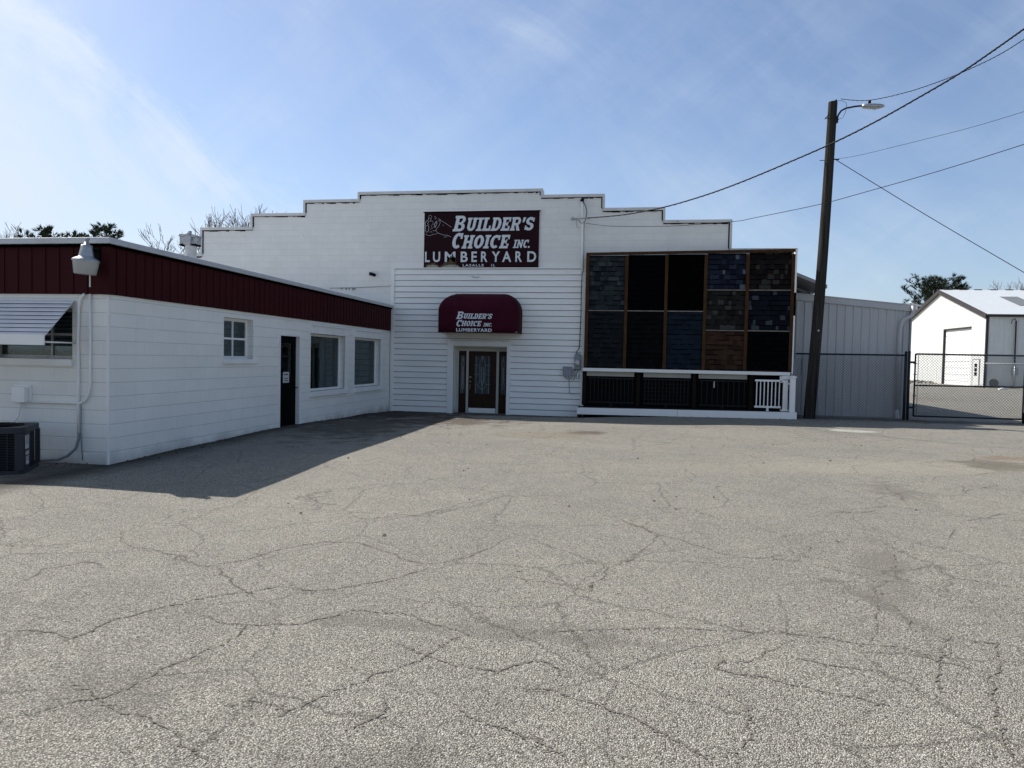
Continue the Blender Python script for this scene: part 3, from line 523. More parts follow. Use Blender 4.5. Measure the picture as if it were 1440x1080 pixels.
# ---------------------------------------------------------------- main lumber store
LB=thing('lumber_store',(-5.6,23,-.2),'tall white store with stepped parapet front and white lap siding round its door','building')
D=21.44; YB=21.5
STEPS=[(-15.8,-13.94,4.87),(-13.94,-12.16,5.72),(-12.16,-10.345,6.15),(-10.345,-8.52,6.56),(-8.52,-2.78,6.78),(-2.78,-.92,6.59),(-.92,.86,6.17),(.86,2.77,5.79),(2.77,4.636,4.95)]
DOOR=(-5.39,-3.705,-.6,1.99)
b=MB()
for x0,x1,zt in STEPS:
    for (u0,u1) in ((x0,min(x1,DOOR[0])),(max(x0,DOOR[0]),min(x1,DOOR[1])),(max(x0,DOOR[1]),x1)):
        if u1-u0<1e-4: continue
        zb=DOOR[3] if (u0>=DOOR[0]-1e-4 and u1<=DOOR[1]+1e-4) else -.6
        b.box(u0,u1,YB,YB+.3,zb,zt-.05)
b.build('front_wall',M_brick,LB)
def ragged(mb,x0,x1,y,zt,h,rr):   # dark strip: shadow gap under the coping painted in, with ragged drip stains
    x=x0
    while x<x1-1e-3:
        w_=min(rr.uniform(.05,.22),x1-x); hh=h*rr.choice((.45,.7,1,1,1.35,.8)); mb.box(x,x+w_,y,YB-.0005,zt-hh,zt); x+=w_
rr=random.Random(11); dk=MB()
for i,(x0,x1,zt) in enumerate(STEPS):
    b=MB(); b.box(x0-(.07 if i and STEPS[i-1][2]<zt else -.02),x1+(.07 if i<8 and STEPS[i+1][2]<zt else (-.0 if i<8 else .03)),YB-.05,YB+.34,zt-.09,zt)
    b.build('coping',M_coping,LB,bevel=.006)
    ragged(dk,x0+.02,x1-.02,YB-.012,zt-.09,.032,rr)
for a,b_ in zip(STEPS,STEPS[1:]):
    lo,hi=sorted((a[2],b_[2])); x=a[1]; r=b_[2]>a[2]
    m=MB(); m.box(x-.07 if r else x+.005,x-.005 if r else x+.07,YB-.049,YB+.339,lo,hi-.076); m.build('coping_riser',M_coping,LB)
    if r: dk.box(x,x+.03,YB-.012,YB-.0005,lo,hi-.08)
    else: dk.box(x-.03,x,YB-.012,YB-.0005,lo,hi-.08)
split(dk.build('coping_shadow_drips',M_dark,LB))
# body behind the false front with bow-string roof
b=MB(); b.box(-15.8,4.6,22.30,24,-.6,4.3); b.box(-16.5,5.30,24.01,44,-.6,3.95)
nn=28; arc=[(-17.0+22.6*i/nn,0) for i in range(nn+1)]; zf=lambda x:6.40-2.45*((x+5.7)/11.3)**2
b.prism([(x,zf(x)-.12) for x,_ in arc if -16.5<x<5.3]+[(5.3,3.9),(-16.5,3.9)],24.01,24.2); b.build('body_wall',mat('side_wall_tan',(.30,.28,.25),.8,var=.15),LB)
b=MB(); b.prism([(x,zf(x)) for x,_ in arc]+[(x,zf(x)-.10) for x,_ in arc[::-1]],21.86,44.5); b.build('bow_roof',M_roof,LB)
b=MB(); b.prism([(x,zf(x)-.02) for x,_ in arc if x>4.0]+[(x,zf(x)-.17) for x,_ in arc[::-1] if x>4.0],23.55,23.7); b.box(5.50,5.62,23.4,40,3.83,3.96); split(b.build('eave_trim',M_coping,LB))
# lap siding, one board per course
x0s,x1s=-7.33,-1.44; e=.1784; zt=4.362; b=MB(); SO=(-5.58,-3.60)
def board(mb,u0,u1,z0,z1,rr):
    j=rr.uniform(-.0025,.0025)
    poly=[(D+.052,z0),(D+.0+j,z0),(D-.006+j,z0+.010),(D+.018+j,z1-.013),(D+.052,z1-.013)]
    mb.prism(poly,u0,u1,0,'x')
rr=random.Random(2); k=0; zc=zt
while zc-e>-.42:
    z0=zc-e
    if z0<2.125: 
        segs=[(x0s,SO[0]-.002),(SO[1]+.002,x1s)]
        if zc>2.16: board(b,SO[0],SO[1],2.148,zc,rr)
    else: segs=[(x0s,x1s)]
    for s_ in segs: board(b,s_[0],s_[1],max(z0,2.13) if len(segs)==1 and z0<2.13 else z0,zc,rr)
    zc=z0
b.build('lap_siding',M_side,LB); zlow=zc
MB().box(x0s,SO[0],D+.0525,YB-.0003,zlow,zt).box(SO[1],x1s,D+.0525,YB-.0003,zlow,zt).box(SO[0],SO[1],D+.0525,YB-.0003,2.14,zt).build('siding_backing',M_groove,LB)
b=MB(); b.box(-7.435,-7.33,D-.012,YB,-.6,zt+.03); b.box(-1.44,-1.352,D-.012,YB,1.40,zt+.03); b.box(-1.44,-1.352,D-.012,YB,-.6,1.39); b.box(-7.33,-1.44,D-.018,YB,zt+.003,zt+.035); b.box(-7.435,-7.33,D-.03,D-.0125,3.3,4.2)
split(b.build('corner_board',M_side,LB))
# entrance recess, surround, door and sidelights
b=MB(); b.box(-5.58,-5.39,D-.028,YB-.02,-.6,2.12); b.box(-3.705,-3.60,D-.028,YB-.02,-.6,2.12); b.box(-5.39,-3.705,D-.028,YB-.02,1.99,2.12); b.box(-5.60,-3.58,D-.045,D-.028,2.12,2.145)
b.build('door_surround',M_trim,LB,bevel=.004)
b=MB(); b.box(-5.42,-5.391,D-.01,21.95,-.6,1.985); b.box(-3.704,-3.68,D-.01,21.95,-.6,1.985); b.box(-5.39,-3.705,D+.0,21.95,1.96,1.985); b.build('recess_lining',M_cream,LB)
YD=21.82; b=MB(); zs=-.15
for (u0,u1) in ((-5.39,-5.30),(-5.055,-4.985),(-4.09,-4.015),(-3.755,-3.705)): b.box(u0,u1,YD-.03,YD+.06,zs,1.84)
b.box(-5.39,-3.705,YD-.03,YD+.06,1.84,1.958); b.box(-5.39,-3.705,YD+.061,YD+.09,-.5,1.958); b.build('door_frame',M_cream,LB)
MB().box(-5.42,-3.68,D+.02,21.95,-.5,zs-.001).build('threshold',M_conc,LB)
def leaded(name,u0,u1,z0,z1,ga,gb,za,zb,parent,kick=0):
    b=MB(); Y=YD
    b.box(u0,ga,Y,Y+.045,z0,z1); b.box(gb,u1,Y,Y+.045,z0,z1); b.box(ga,gb,Y,Y+.045,z0,za); b.box(ga,gb,Y,Y+.045,zb,z1)
    b.box(ga-.025,ga,Y-.012,Y,za-.025,zb+.025); b.box(gb,gb+.025,Y-.012,Y,za-.025,zb+.025); b.box(ga,gb,Y-.012,Y,za-.025,za); b.box(ga,gb,Y-.012,Y,zb,zb+.025)
    b.box(u0+.07,u1-.07,Y-.008,Y,z0+.22,za-.16)
    o=b.build(name,M_doorwood,parent,bevel=.003); g=MB(); g.box(ga,gb,Y+.015,Y+.022,za,zb); g.build('leaded_glass',M_leaded,o)
    c=MB(); m=(ga+gb)/2; w_=gb-ga; h=zb-za; yy=Y+.008; r=.009 if w_>.3 else .007
    c.tube([(ga+.05*w_/.5,yy,za),(ga+.05*w_/.5,yy,zb)],r,4); c.tube([(gb-.05*w_/.5,yy,za),(gb-.05*w_/.5,yy,zb)],r,4)
    for s_ in (-1,1):
        c.tube([(m,yy,zb),(m+s_*w_*.16,yy,zb-.16*h),(m+s_*w_*.16,yy,za+.30*h),(m+s_*w_*.3,yy,za+.22*h),(m,yy,za+.10*h)],r,4)
        c.tube([(m+s_*w_*.06,yy,zb-.3*h),(m+s_*w_*.07,yy,za+.34*h),(m,yy,za+.20*h)],r*1.3,4)
    for q in (.25,.5,.75): c.tube([(ga,yy,za+q*h),(m-w_*.16,yy,za+q*h)],r*.7,4); c.tube([(m+w_*.16,yy,za+q*h),(gb,yy,za+q*h)],r*.7,4)
    c.tube([(m,yy,za),(m,yy,za+.2*h)],r,4); c.tube([(m,yy,zb),(m,yy,zb-.16*h)],r,4)
    c.build('leading',M_came,o); return o
d1=leaded('entrance_door',-4.985,-4.09,zs+.03,1.83,-4.80,-4.29,.50,1.70,LB)
MB().box(-4.97,-4.105,YD-.010,YD-.0015,zs+.05,zs+.20).build('kick_plate',M_trim,d1)
h=MB(); h.lathe([(0,-.05),(.03,-.05),(.033,-.02),(.012,-.015),(.012,0)],(-4.92,YD,.88),14,0,Matrix.Rotation(math.radians(-90),3,'X')); h.tube([(-4.92,YD,1.02),(-4.92,YD-.02,1.02)],.03,14); h.tube([(-4.92,YD-.005,.80),(-4.92,YD-.05,.78),(-4.92,YD-.05,.62),(-4.92,YD-.005,.60)],.012); split(h.build('handle',M_brass,d1))
leaded('sidelight',-5.30,-5.055,zs,1.84,-5.245,-5.11,.50,1.70,LB); leaded('sidelight',-4.015,-3.755,zs,1.84,-3.95,-3.815,.50,1.70,LB)
# ---------------------------------------------------------------- slab letters
def arc_q(cx,cy,rx,ry,ix,iy,a0,a1,n=12):
    o=[]
    for i in range(n):
        A=math.radians(a0+(a1-a0)*i/n); B=math.radians(a0+(a1-a0)*(i+1)/n)
        o.append([(cx+rx*math.cos(A),cy+ry*math.sin(A)),(cx+rx*math.cos(B),cy+ry*math.sin(B)),(cx+ix*math.cos(B),cy+iy*math.sin(B)),(cx+ix*math.cos(A),cy+iy*math.sin(A))])
    return o
R_=lambda a,b,c,d:[[(a,c),(b,c),(b,d),(a,d)]]
T=.24;S_=.15
def glyph(c):
    if c=='I': return .46,R_(.11,.35,S_,1-S_)+R_(0,.46,0,S_)+R_(0,.46,1-S_,1)
    if c=='B': return .80,R_(.08,.32,0,1)+R_(0,.08,0,S_)+R_(0,.08,1-S_,1)+R_(.32,.5,0,.17)+R_(.32,.5,.83,1)+R_(.32,.5,.43,.58)+arc_q(.5,.745,.26,.255,.06,.09,-90,90)+arc_q(.5,.27,.30,.27,.08,.10,-90,90)
    if c=='D': return .80,R_(.08,.32,0,1)+R_(0,.08,0,S_)+R_(0,.08,1-S_,1)+R_(.32,.42,0,.18)+R_(.32,.42,.82,1)+arc_q(.42,.5,.38,.5,.13,.32,-90,90,16)
    if c=='L': return .70,R_(.08,.32,0,1)+R_(0,.08,0,S_)+R_(0,.44,1-S_,.999)+R_(.32,.70,0,.18)+R_(.55,.70,.18,.38)
    if c=='E': return .74,R_(.08,.32,0,1)+R_(0,.08,0,S_)+R_(0,.08,1-S_,1)+R_(.32,.70,0,.17)+R_(.32,.70,.83,1)+R_(.32,.52,.42,.58)+R_(.57,.72,.17,.34)+R_(.57,.70,.68,.83)+R_(.45,.55,.34,.42)+R_(.45,.55,.58,.66)
    if c=='R': return .86,R_(.08,.32,0,1)+R_(0,.08,0,S_)+R_(.32,.40,0,S_)+R_(0,.08,1-S_,1)+R_(.32,.5,.83,1)+R_(.32,.5,.40,.56)+arc_q(.5,.70,.27,.30,.07,.13,-90,90)+[[(.42,.40),(.62,.42),(.84,0),(.56,0)]]
    if c=='H': return .90,R_(.09,.33,0,1)+R_(.57,.81,0,1)+R_(.33,.57,.41,.58)+R_(0,.09,0,S_)+R_(.33,.39,0,S_)+R_(0,.09,1-S_,1)+R_(.33,.39,1-S_,1)+R_(.51,.57,0,S_)+R_(.81,.90,0,S_)+R_(.51,.57,1-S_,1)+R_(.81,.90,1-S_,1)
    if c=='U': return .84,R_(.08,.32,.34,1)+R_(.52,.76,.34,1)+R_(0,.08,1-S_,1)+R_(.32,.38,1-S_,1)+R_(.46,.52,1-S_,1)+R_(.76,.84,1-S_,1)+arc_q(.42,.34,.34,.34,.10,.14,180,360)
    if c=='N': return .94,R_(.09,.29,0,1)+R_(.65,.85,0,1)+[[(.29,.98),(.29,.55),(.65,.02),(.65,.45)]]+R_(0,.09,0,S_)+R_(.29,.36,0,S_)+R_(0,.09,1-S_,1)+R_(.57,.65,1-S_,1)+R_(.85,.94,1-S_,1)
    if c=='O': return .80,arc_q(.40,.5,.40,.5,.14,.30,0,360,24)
    if c=='C': return .78,arc_q(.41,.5,.41,.5,.15,.31,50,310,20)+R_(.60,.74,.62,.98)
    if c=='S': return .74,arc_q(.37,.71,.34,.29,.10,.10,15,270,14)+arc_q(.37,.29,.36,.29,.11,.11,-165,90,14)+R_(.58,.70,.66,.94)+R_(.02,.14,.06,.36)
    if c=='.': return .24,R_(0,.22,0,.22)
    if c=="'": return .24,[[(.02,.98),(.24,.98),(.16,.62),(.02,.62)]]
    return .4,[]
def slab_word(mb,txt,x0,x1,z0,z1,y,shear=.22,gap=.05,th=.006,wscale=None):
    gl=[glyph(c) for c in txt]; tot=sum(g_[0] for g_ in gl)+gap*(len(txt)-1)
    H=z1-z0; sx=(x1-x0-shear*H)/tot; u=0; k=0
    for w_,polys in gl:
        for p in polys:
            k+=1; off=(k%9)*.00025
            mb.prism([(x0+(u+a)*sx+b_*H*shear,z0+b_*H) for a,b_ in p],y-th-off,y+.001,0)
        u+=w_+gap
def text_mesh(txt,x0,x1,z0,z1,y,bold=.0,track=1.0,parent=None,m=None,name='lettering'):
    cu=bpy.data.curves.new('t','FONT'); cu.body=txt; cu.size=1; cu.offset=bold; cu.extrude=.01; cu.space_character=track
    to=bpy.data.objects.new('t',cu); col.objects.link(to); dg=bpy.context.evaluated_depsgraph_get(); me=bpy.data.meshes.new_from_object(to.evaluated_get(dg)); bpy.data.objects.remove(to)
    X=[v.co.x for v in me.vertices]; Y=[v.co.y for v in me.vertices]; a,b_=min(X),max(X); c,d=min(Y),max(Y)
    for v in me.vertices: q=v.co.copy(); v.co=Vector((x0+(q.x-a)/(b_-a)*(x1-x0),y-.004-q.z*.3,z0+(q.y-c)/(d-c)*(z1-z0)))
    me.materials.clear(); me.materials.append(m); o=bpy.data.objects.new(name,me); col.objects.link(o); o.parent=parent; o.matrix_parent_inverse=pm(parent).inverted(); return o
# wall sign
SG=thing('wall_sign',(-4.6,YB-.03,4.36),'big dark maroon sign board with white lettering high on the parapet wall','sign')
SX=lambda px:-6.395+(px-115)*.003081; SZ=lambda py:6.108-(py-125)*.00302; ys_=YB-.045
MB().box(-6.395,-2.80,ys_,YB-.002,4.402,6.10).build('board',M_signbg,SG)
b=MB(); b.box(-6.43,-2.77,YB-.075,YB-.002,6.125,6.165); b.box(-6.43,-2.77,YB-.055,YB-.002,6.10,6.125,1); b.box(-6.425,-6.395,YB-.03,YB-.002,4.44,6.10); b.build('drip_cap',[M_trim,M_dark],SG)
b=MB(); slab_word(b,'B',SX(408),SX(556),SZ(322),SZ(165),ys_); slab_word(b,"UILDER'S",SX(540),SX(1247),SZ(320),SZ(186),ys_)
slab_word(b,'C',SX(394),SX(528),SZ(497),SZ(338),ys_); slab_word(b,'HOICE',SX(503),SX(1003),SZ(497),SZ(362),ys_); slab_word(b,'INC.',SX(1024),SX(1208),SZ(494),SZ(412),ys_); split(b.build('slab_lettering',M_letter,SG),.03)
for ch,xc,wd in (('L',153,50),('U',248,74),('M',388,110),('B',533,72),('E',635,56),('R',738,66),('Y',855,84),('A',965,92),('R',1085,66),('D',1215,88)):
    text_mesh(ch,SX(xc-wd/2),SX(xc+wd/2),SZ(634),SZ(528),ys_,.022,1,SG,M_letter,'letter')
text_mesh('LASALLE',SX(520),SX(735),SZ(680),SZ(655),ys_,.02,1.25,SG,M_letter,'place_lettering'); split(text_mesh('IL',SX(812),SX(850),SZ(680),SZ(655),ys_,.02,1.4,SG,M_letter,'place_lettering'),.001)
# line drawing of a crouched worker in front of roof lines
q=lambda x,y:(SX(115)+(x-95)*.003081*.45,ys_-.004,6.10-(y-140)*.00302*.45)
b=MB()
for pts,r in (([(200,265),(180,310),(130,350),(115,400),(125,460),(118,540),(150,590),(190,560),(205,480),(180,430),(140,440)],.010),([(195,265),(250,275),(265,225),(225,195),(195,225),(200,265)],.006),
 ([(250,280),(230,340),(200,330),(170,400),(205,410)],.008),([(320,240),(350,235),(370,280),(330,290)],.007),([(375,335),(330,400),(325,480),(350,480),(385,380),(375,335)],.011),
 ([(415,270),(470,320),(590,390),(715,475)],.006),([(450,300),(460,380),(430,450),(390,500),(360,550)],.007),([(290,555),(360,550),(410,605),(540,650),(640,660),(715,700)],.007),([(550,715),(590,670)],.006),([(600,710),(645,665)],.006),
 ([(90,630),(160,632)],.005),([(150,650),(230,665),(290,640),(410,615)],.006),([(230,340),(290,330),(300,400),(250,440),(290,500),(240,520)],.006),([(525,425),(540,440)],.009),([(400,310),(430,330),(415,345)],.005),([(215,590),(250,560),(280,600)],.005),([(470,320),(450,300)],.008)):
    b.tube([q(*p) for p in pts],r*.62,4)
b.build('worker_line_drawing',M_letter,SG)
rr=random.Random(4); rust=MB(); pal=MB()
def blob(mb,cx,z,w_,h,y,n=22,j=.25):
    poly=[(cx-w_/2,z)]+[(cx-w_/2+w_*i/n,z+h*(math.sin(math.pi*i/n)**.5)*(1-j*rr.random())) for i in range(1,n)]+[(cx+w_/2,z)]; mb.prism(poly,y,ys_+.001)
blob(rust,SX(205),4.403,.46,.16,ys_-.0012); blob(rust,SX(385),4.403,.66,.18,ys_-.0012); blob(rust,SX(415),4.55,.26,.30,ys_-.0070,14,.7)
blob(pal,SX(205),4.404,.40,.09,ys_-.0022); blob(pal,SX(395),4.404,.56,.10,ys_-.0022)
split(rust.build('rust_patch',mat('rusted_sheet',(.06,.035,.02),.9,var=.5,vs=14,c2=(.16,.11,.07)),SG)); split(pal.build('bare_patch',mat('flaked_primer',(.30,.29,.25),.9,var=.3,vs=14),SG))
# entrance awning
EA=thing('entrance_awning',(-4.42,D,2.37),'maroon fabric dome awning with white lettering over the entrance door','awning')
xc=-4.475; W2=1.225; zb=2.37; zc_=3.02; zt_=3.585; pr=.88
b=MB(); nz=14; ns=28; rows=[]
for i in range(nz+1):
    z=zb+(zc_-zb)*i/4 if i<=4 else zc_+(zt_-zc_)*math.sin(math.pi/2*(i-4)/(nz-4))
    t=max(0,(z-zc_)/(zt_-zc_)); k=math.sqrt(max(0,1-t*t)); w_=W2-.60*(1-k); p=pr*(.03+.97*k)
    row=[]
    for s_ in range(ns+1):
        u=-1+2*s_/ns; 
        if abs(u)<=.8: x=u/.8*(w_-.05); y=p
        else: 
            f_=(abs(u)-.8)/.2; x=math.copysign(w_-.05*(1-min(1,f_*3)),u); y=p*(1-max(0,(f_-.12)/.88)) if f_>.12 else p-.02*f_
        row.append((xc+x,D-.015-y,z))
    rows.append(row)
vs=[p for r in rows for p in r]; fs=[(i*(ns+1)+j,i*(ns+1)+j+1,(i+1)*(ns+1)+j+1,(i+1)*(ns+1)+j) for i in range(nz) for j in range(ns)]
b.add(vs,fs,0,True); cano=b.build('canopy',M_canvas,EA); so_=cano.modifiers.new('s','SOLIDIFY'); so_.thickness=.006
b=MB()
for u in (-.8,.22): 
    pts=[(r[0][0]*0+xc+u*(W2-.05),0,0) for r in rows]; 
    pts=[(xc+u,r[14][1]-.004,r[14][2]) for r in rows]; b.tube(pts,.004,4)
split(b.build('seam',M_canvas,EA))
b=MB(); b.tube([(xc-W2+.03,D-.04,zb+.03),(xc-W2+.03,D-pr+.02,zb+.03),(xc+W2-.03,D-pr+.02,zb+.03),(xc+W2-.03,D-.04,zb+.03)],.014); b.build('frame',M_steel,EA)
ya=D-.015-pr-.001; b=MB(); AX=lambda px:-5.62+(px-172)*.0010338+.50; 
AX=lambda px:-5.10+(px-172)*(1.098/1144.); AZ=lambda py:2.985-(py-105)*.00099
slab_word(b,'B',AX(165),AX(432),AZ(325),AZ(105),ya,.3,th=.003); slab_word(b,"UILDER'S",AX(385),AX(1325),AZ(315),AZ(160),ya,.3,th=.003)
slab_word(b,'C',AX(165),AX(372),AZ(550),AZ(350),ya,.25,th=.003); slab_word(b,'HOICE',AX(330),AX(985),AZ(535),AZ(380),ya,.25,th=.003); slab_word(b,'INC.',AX(1020),AX(1320),AZ(540),AZ(435),ya,.25,th=.003); split(b.build('slab_lettering',M_letter,EA),.012)
text_mesh('LUMBERYARD',AX(180),AX(1300),AZ(700),AZ(600),ya,.03,1.15,EA,M_letter,'lettering')
# ---------------------------------------------------------------- shingle display
SD=thing('shingle_display',(1.6,21.2,1.36),'brown framed wall display of dark roof shingle samples with white ledge','display')
YP=21.20
def shingle_mats(name,cols):
    o=[]
    for c in cols:
        g_=sum(c)/3; c=tuple(.6*v+.4*g_ for v in c); o.append(mat(name,c,.95,var=.35,vs=45,spec=.03,bump=.3,bs=120))
    return o
K=.32
def L(r,g,b): 
    c=lin(r,g,b); return tuple(min(.4,v*4.1*K) for v in c)
PANELS=[(-1.24,-.19,3.13,4.72,'mixed teal grey',[L(30,38,44),L(38,47,52),L(50,58,62),L(20,28,36),L(36,46,46)],1),
(-1.24,-.19,1.44,3.07,'dark slate grey',[L(20,26,31),L(22,28,32),L(26,32,34)],0),
(-.10,.955,3.13,4.735,'near black',[L(3,4,8),L(4,4,9)],0),(-.10,.955,1.44,3.07,'charcoal brown',[L(14,13,16),L(17,15,17),L(12,12,15)],0),
(1.045,2.065,3.13,4.75,'solid black',[L(2,2,3),L(3,3,4)],0),(1.045,2.065,1.44,3.07,'deep blue',[L(15,26,38),L(18,30,43),L(20,32,46)],0),
(2.155,3.225,3.75,4.77,'mottled blue',[L(18,27,42),L(22,32,50),L(30,40,58),L(14,20,34),L(70,80,94)],1),(2.155,3.225,2.59,3.69,'mottled brown grey',[L(32,32,30),L(28,28,27),L(40,36,32),L(24,22,22),L(54,54,52)],1),(2.155,3.225,1.44,2.53,'rust brown',[L(56,34,19),L(62,38,22),L(46,28,18)],0),
(3.315,4.46,3.75,4.79,'dark brown with grey tabs',[L(24,20,18),L(20,17,17),L(32,22,20),L(48,44,42),L(26,24,26)],1),(3.315,4.46,2.59,3.69,'dark navy with grey tabs',[L(16,19,30),L(18,22,34),L(14,16,26),L(50,56,66)],1),(3.315,4.46,1.44,2.53,'blue black',[L(4,5,10),L(6,7,12)],0)]
rr=random.Random(9)
for (x0,x1,z0,z1,nm,cols,dim) in PANELS:
    ms=shingle_mats(nm.replace(' ','_')+'_shingle',cols); b=MB(); b.box(x0,x1,YP+.031,YP+.045,z0,z1)
    z=z0; e_=.142; row=0
    while z<z1-.02:
        zz_=min(z+e_,z1-.001); x=x0+.004
        while x<x1-.01:
            w_=rr.choice((.07,.10,.14,.18)) if dim else rr.choice((.12,.16,.22))
            xe=min(x+w_,x1-.004); t=.004+(.006 if rr.random()<.5 else 0)
            mi=rr.randrange(len(cols)) if not dim else min(len(cols)-1,int(rr.random()**1.9*len(cols)))
            y=YP+.024-t; b.add([(x,y,z),(xe-.002,y,z),(xe-.002,y+.012,zz_),(x,y+.012,zz_),(x,YP+.0308,z),(xe-.002,YP+.0308,z)],[(0,1,2,3),(4,5,1,0)],mi)
            if rr.random()<.55: b.box(x,xe-.002,y-.0005,YP+.0305,z-.020,z-.0005,len(ms))  # black strip paints in the shadow under a tab
            x=xe
        z+=e_; row+=1
    o=b.build('shingle_panel',ms+[M_dark],SD); o['label']=nm+' shingle sample panel'
b=MB()
for xm,w_ in ((-1.29,.10),(-.145,.09),(1.0,.09),(2.11,.09),(3.27,.09),(4.505,.09)):
    b.box(xm-w_/2,xm+w_/2,YP-.02,YP+.03,1.425,4.72 if xm<0 else 4.74)
    
split(b.build('upright',M_wood,SD))
b=MB(); b.prism([(-1.34,4.722),(4.55,4.80),(4.55,4.885),(-1.34,4.80)],YP-.03,YP+.035); b.box(-1.34,4.55,YP+.046,YB-.001,1.40,4.72); b.build('head_board',M_wood,SD)
b=MB()
for x0,x1,z in ((-1.24,-.19,3.10),(-.10,.955,3.10),(1.045,2.065,3.10),(2.155,3.225,3.72),(3.315,4.46,3.72),(2.155,3.225,2.56),(3.315,4.46,2.56)):
    b.box(x0,x1,YP-.005,YP+.03,z-.013,z+.013)
split(b.build('divider_strip',mat('weathered_strip',(.20,.19,.17),.7,var=.3,vs=8),SD))
b=MB(); b.box(-1.36,4.50,YP-.10,YP+.10,1.30,1.395); b.build('ledge',M_trim,SD,bevel=.008)
b=MB(); b.box(4.552,4.585,YP-.03,YB-.001,1.35,3.0); b.box(4.552,4.60,YP-.03,YB-.001,3.65,4.86); split(b.build('side_trim',M_trim,SD)); MB().box(4.552,4.60,YP-.04,YP+.12,3.0,3.65).build('hinge_plate',M_dark,SD)
b=MB()
for x0,x1 in ((-1.25,.15),(.42,1.78),(2.0,3.36)): b.box(x0,x1,YP+.10,YP+.13,1.16,1.295)
split(b.build('backing_board',M_cream,SD))
b=MB()
for x in (-1.32,.27,1.88,3.47): b.box(x-.05,x+.05,YP-.0,YP+.09,.29,1.295)
split(b.build('post',mat('dark_brown_post',(.012,.007,.005),.8,var=.3),SD))
# ---------------------------------------------------------------- deck, sample railings
DK=thing('display_deck',(1.6,20.95,.06),'low deck with white fascia boards running below the shingle display','deck')
F=lambda x:.245+(x+1.475)*.0086   # the deck floor climbs a little to the right
def sl_box(mb,x0,x1,y0,y1,b0,b1,mi=0): mb.add([(x0,y0,F(x0)+b0),(x1,y0,F(x1)+b0),(x1,y1,F(x1)+b0),(x0,y1,F(x0)+b0),(x0,y0,F(x0)+b1),(x1,y0,F(x1)+b1),(x1,y1,F(x1)+b1),(x0,y1,F(x0)+b1)],[(0,3,2,1),(4,5,6,7),(0,1,5,4),(1,2,6,5),(2,3,7,6),(3,0,4,7)],mi)
for (x0,x1) in ((-1.475,1.378),(1.384,4.60)): 
    b=MB(); sl_box(b,x0,x1,20.60,20.63,-.195,0); b.build('fascia_board',M_vinyl,DK,bevel=.004)
b=MB()
for k in range(6): sl_box(b,-1.47,4.595,20.632+k*.142,20.632+k*.142+.136,-.04,-.006)
b.build('floor_boards',M_deckwood,DK)
b=MB()
for x in (-1.42,.3,1.9,3.4,4.5): b.box(x-.04,x+.04,20.66,21.45,-.35,F(x)-.042)
split(b.build('joist',M_deckwood,DK)); MB().box(-1.34,4.6,YB-.02,YB-.002,-.3,1.40).build('shade_lining',M_black,DK)  # black sheet at the back paints in the shade of the cavity
b=MB(); b.box(4.42,4.555,20.64,20.775,F(4.5),1.255); b.build('post',M_vinyl,DK,bevel=.006); b=MB(); b.prism([(4.39,1.255),(4.585,1.255),(4.585,1.275),(4.49,1.31),(4.39,1.275)],20.61,20.805); b.build('post_cap',M_vinyl,DK)
def post2():
    t=thing('sample_post',(4.28,21.0,F(4.3)),'wide white sample post with mounting brackets beside the white sample railing','post')
    MB().box(4.29,4.415,20.92,21.05,F(4.3)-.003,1.18).build('sleeve',M_vinyl,t,bevel=.006)
    b=MB(); b.box(4.20,4.29,20.95,21.03,1.10,1.28); b.box(4.25,4.47,20.90,20.92,1.19,1.295); b.box(4.415,4.48,20.93,21.0,1.05,1.10); b.box(4.24,4.44,20.89,21.07,F(4.3),F(4.3)+.05); split(b.build('bracket',M_vinyl,t,bevel=.008))
post2()
def railing(x0,x1,z0,z1,y,m,n,label,grid=False,curved=False):
    t=thing('sample_railing',((x0+x1)/2,y,z0),label,'railing','sample railings on the display deck')
    b=MB(); h_=.055 if m is M_vinyl else .04
    b.box(x0,x1,y-.03,y+.03,z1-h_,z1); b.build('top_rail',m,t,bevel=.005)
    b=MB(); b.box(x0,x1,y-.025,y+.025,z0,z0+h_); b.build('bottom_rail',m,t,bevel=.005)
    r=.013 if m is M_vinyl else .011; 
    for i in range(n):
        x=x0+(x1-x0)*(i+.5)/n; b=MB(); b.box(x-r,x+r,y-r,y+r,z0+h_,z1-h_); b.build('baluster',m,t)
    if grid:
        b=MB()
        for k in range(1,6): z=z0+h_+(z1-z0-2*h_)*k/6; b.box(x0,x1,y+.012,y+.02,z-.006,z+.006)
        b.build('cross_wires',m,t)
    b=MB(); b.box((x0+x1)/2-.03,(x0+x1)/2+.03,y-.02,y+.02,F(x0)-.004,z0-.001); b.build('support_foot',m,t)
M_rail=mat('satin_black_railing',(.006,.0065,.008),.45,spec=.2)
railing(-1.18,.16,.36,1.12,21.24,M_rail,12,'black vertical baluster sample railing, leftmost on the deck')
railing(.42,1.76,.36,1.12,21.24,M_rail,13,'black sample railing with a wire grid, second from the left on the deck',True)
railing(2.02,3.36,.36,1.12,21.24,M_rail,9,'plain black sample railing just left of the white one')
railing(3.53,4.245,.375,1.175,20.98,M_vinyl,7,'small white sample railing at the right end of the deck')
b=MB(); b.box(2.42,2.45,21.19,21.2,.90,1.08); solo(b.build('paper_tag',M_paper),'white paper tag hanging on the plain black sample railing','tag')
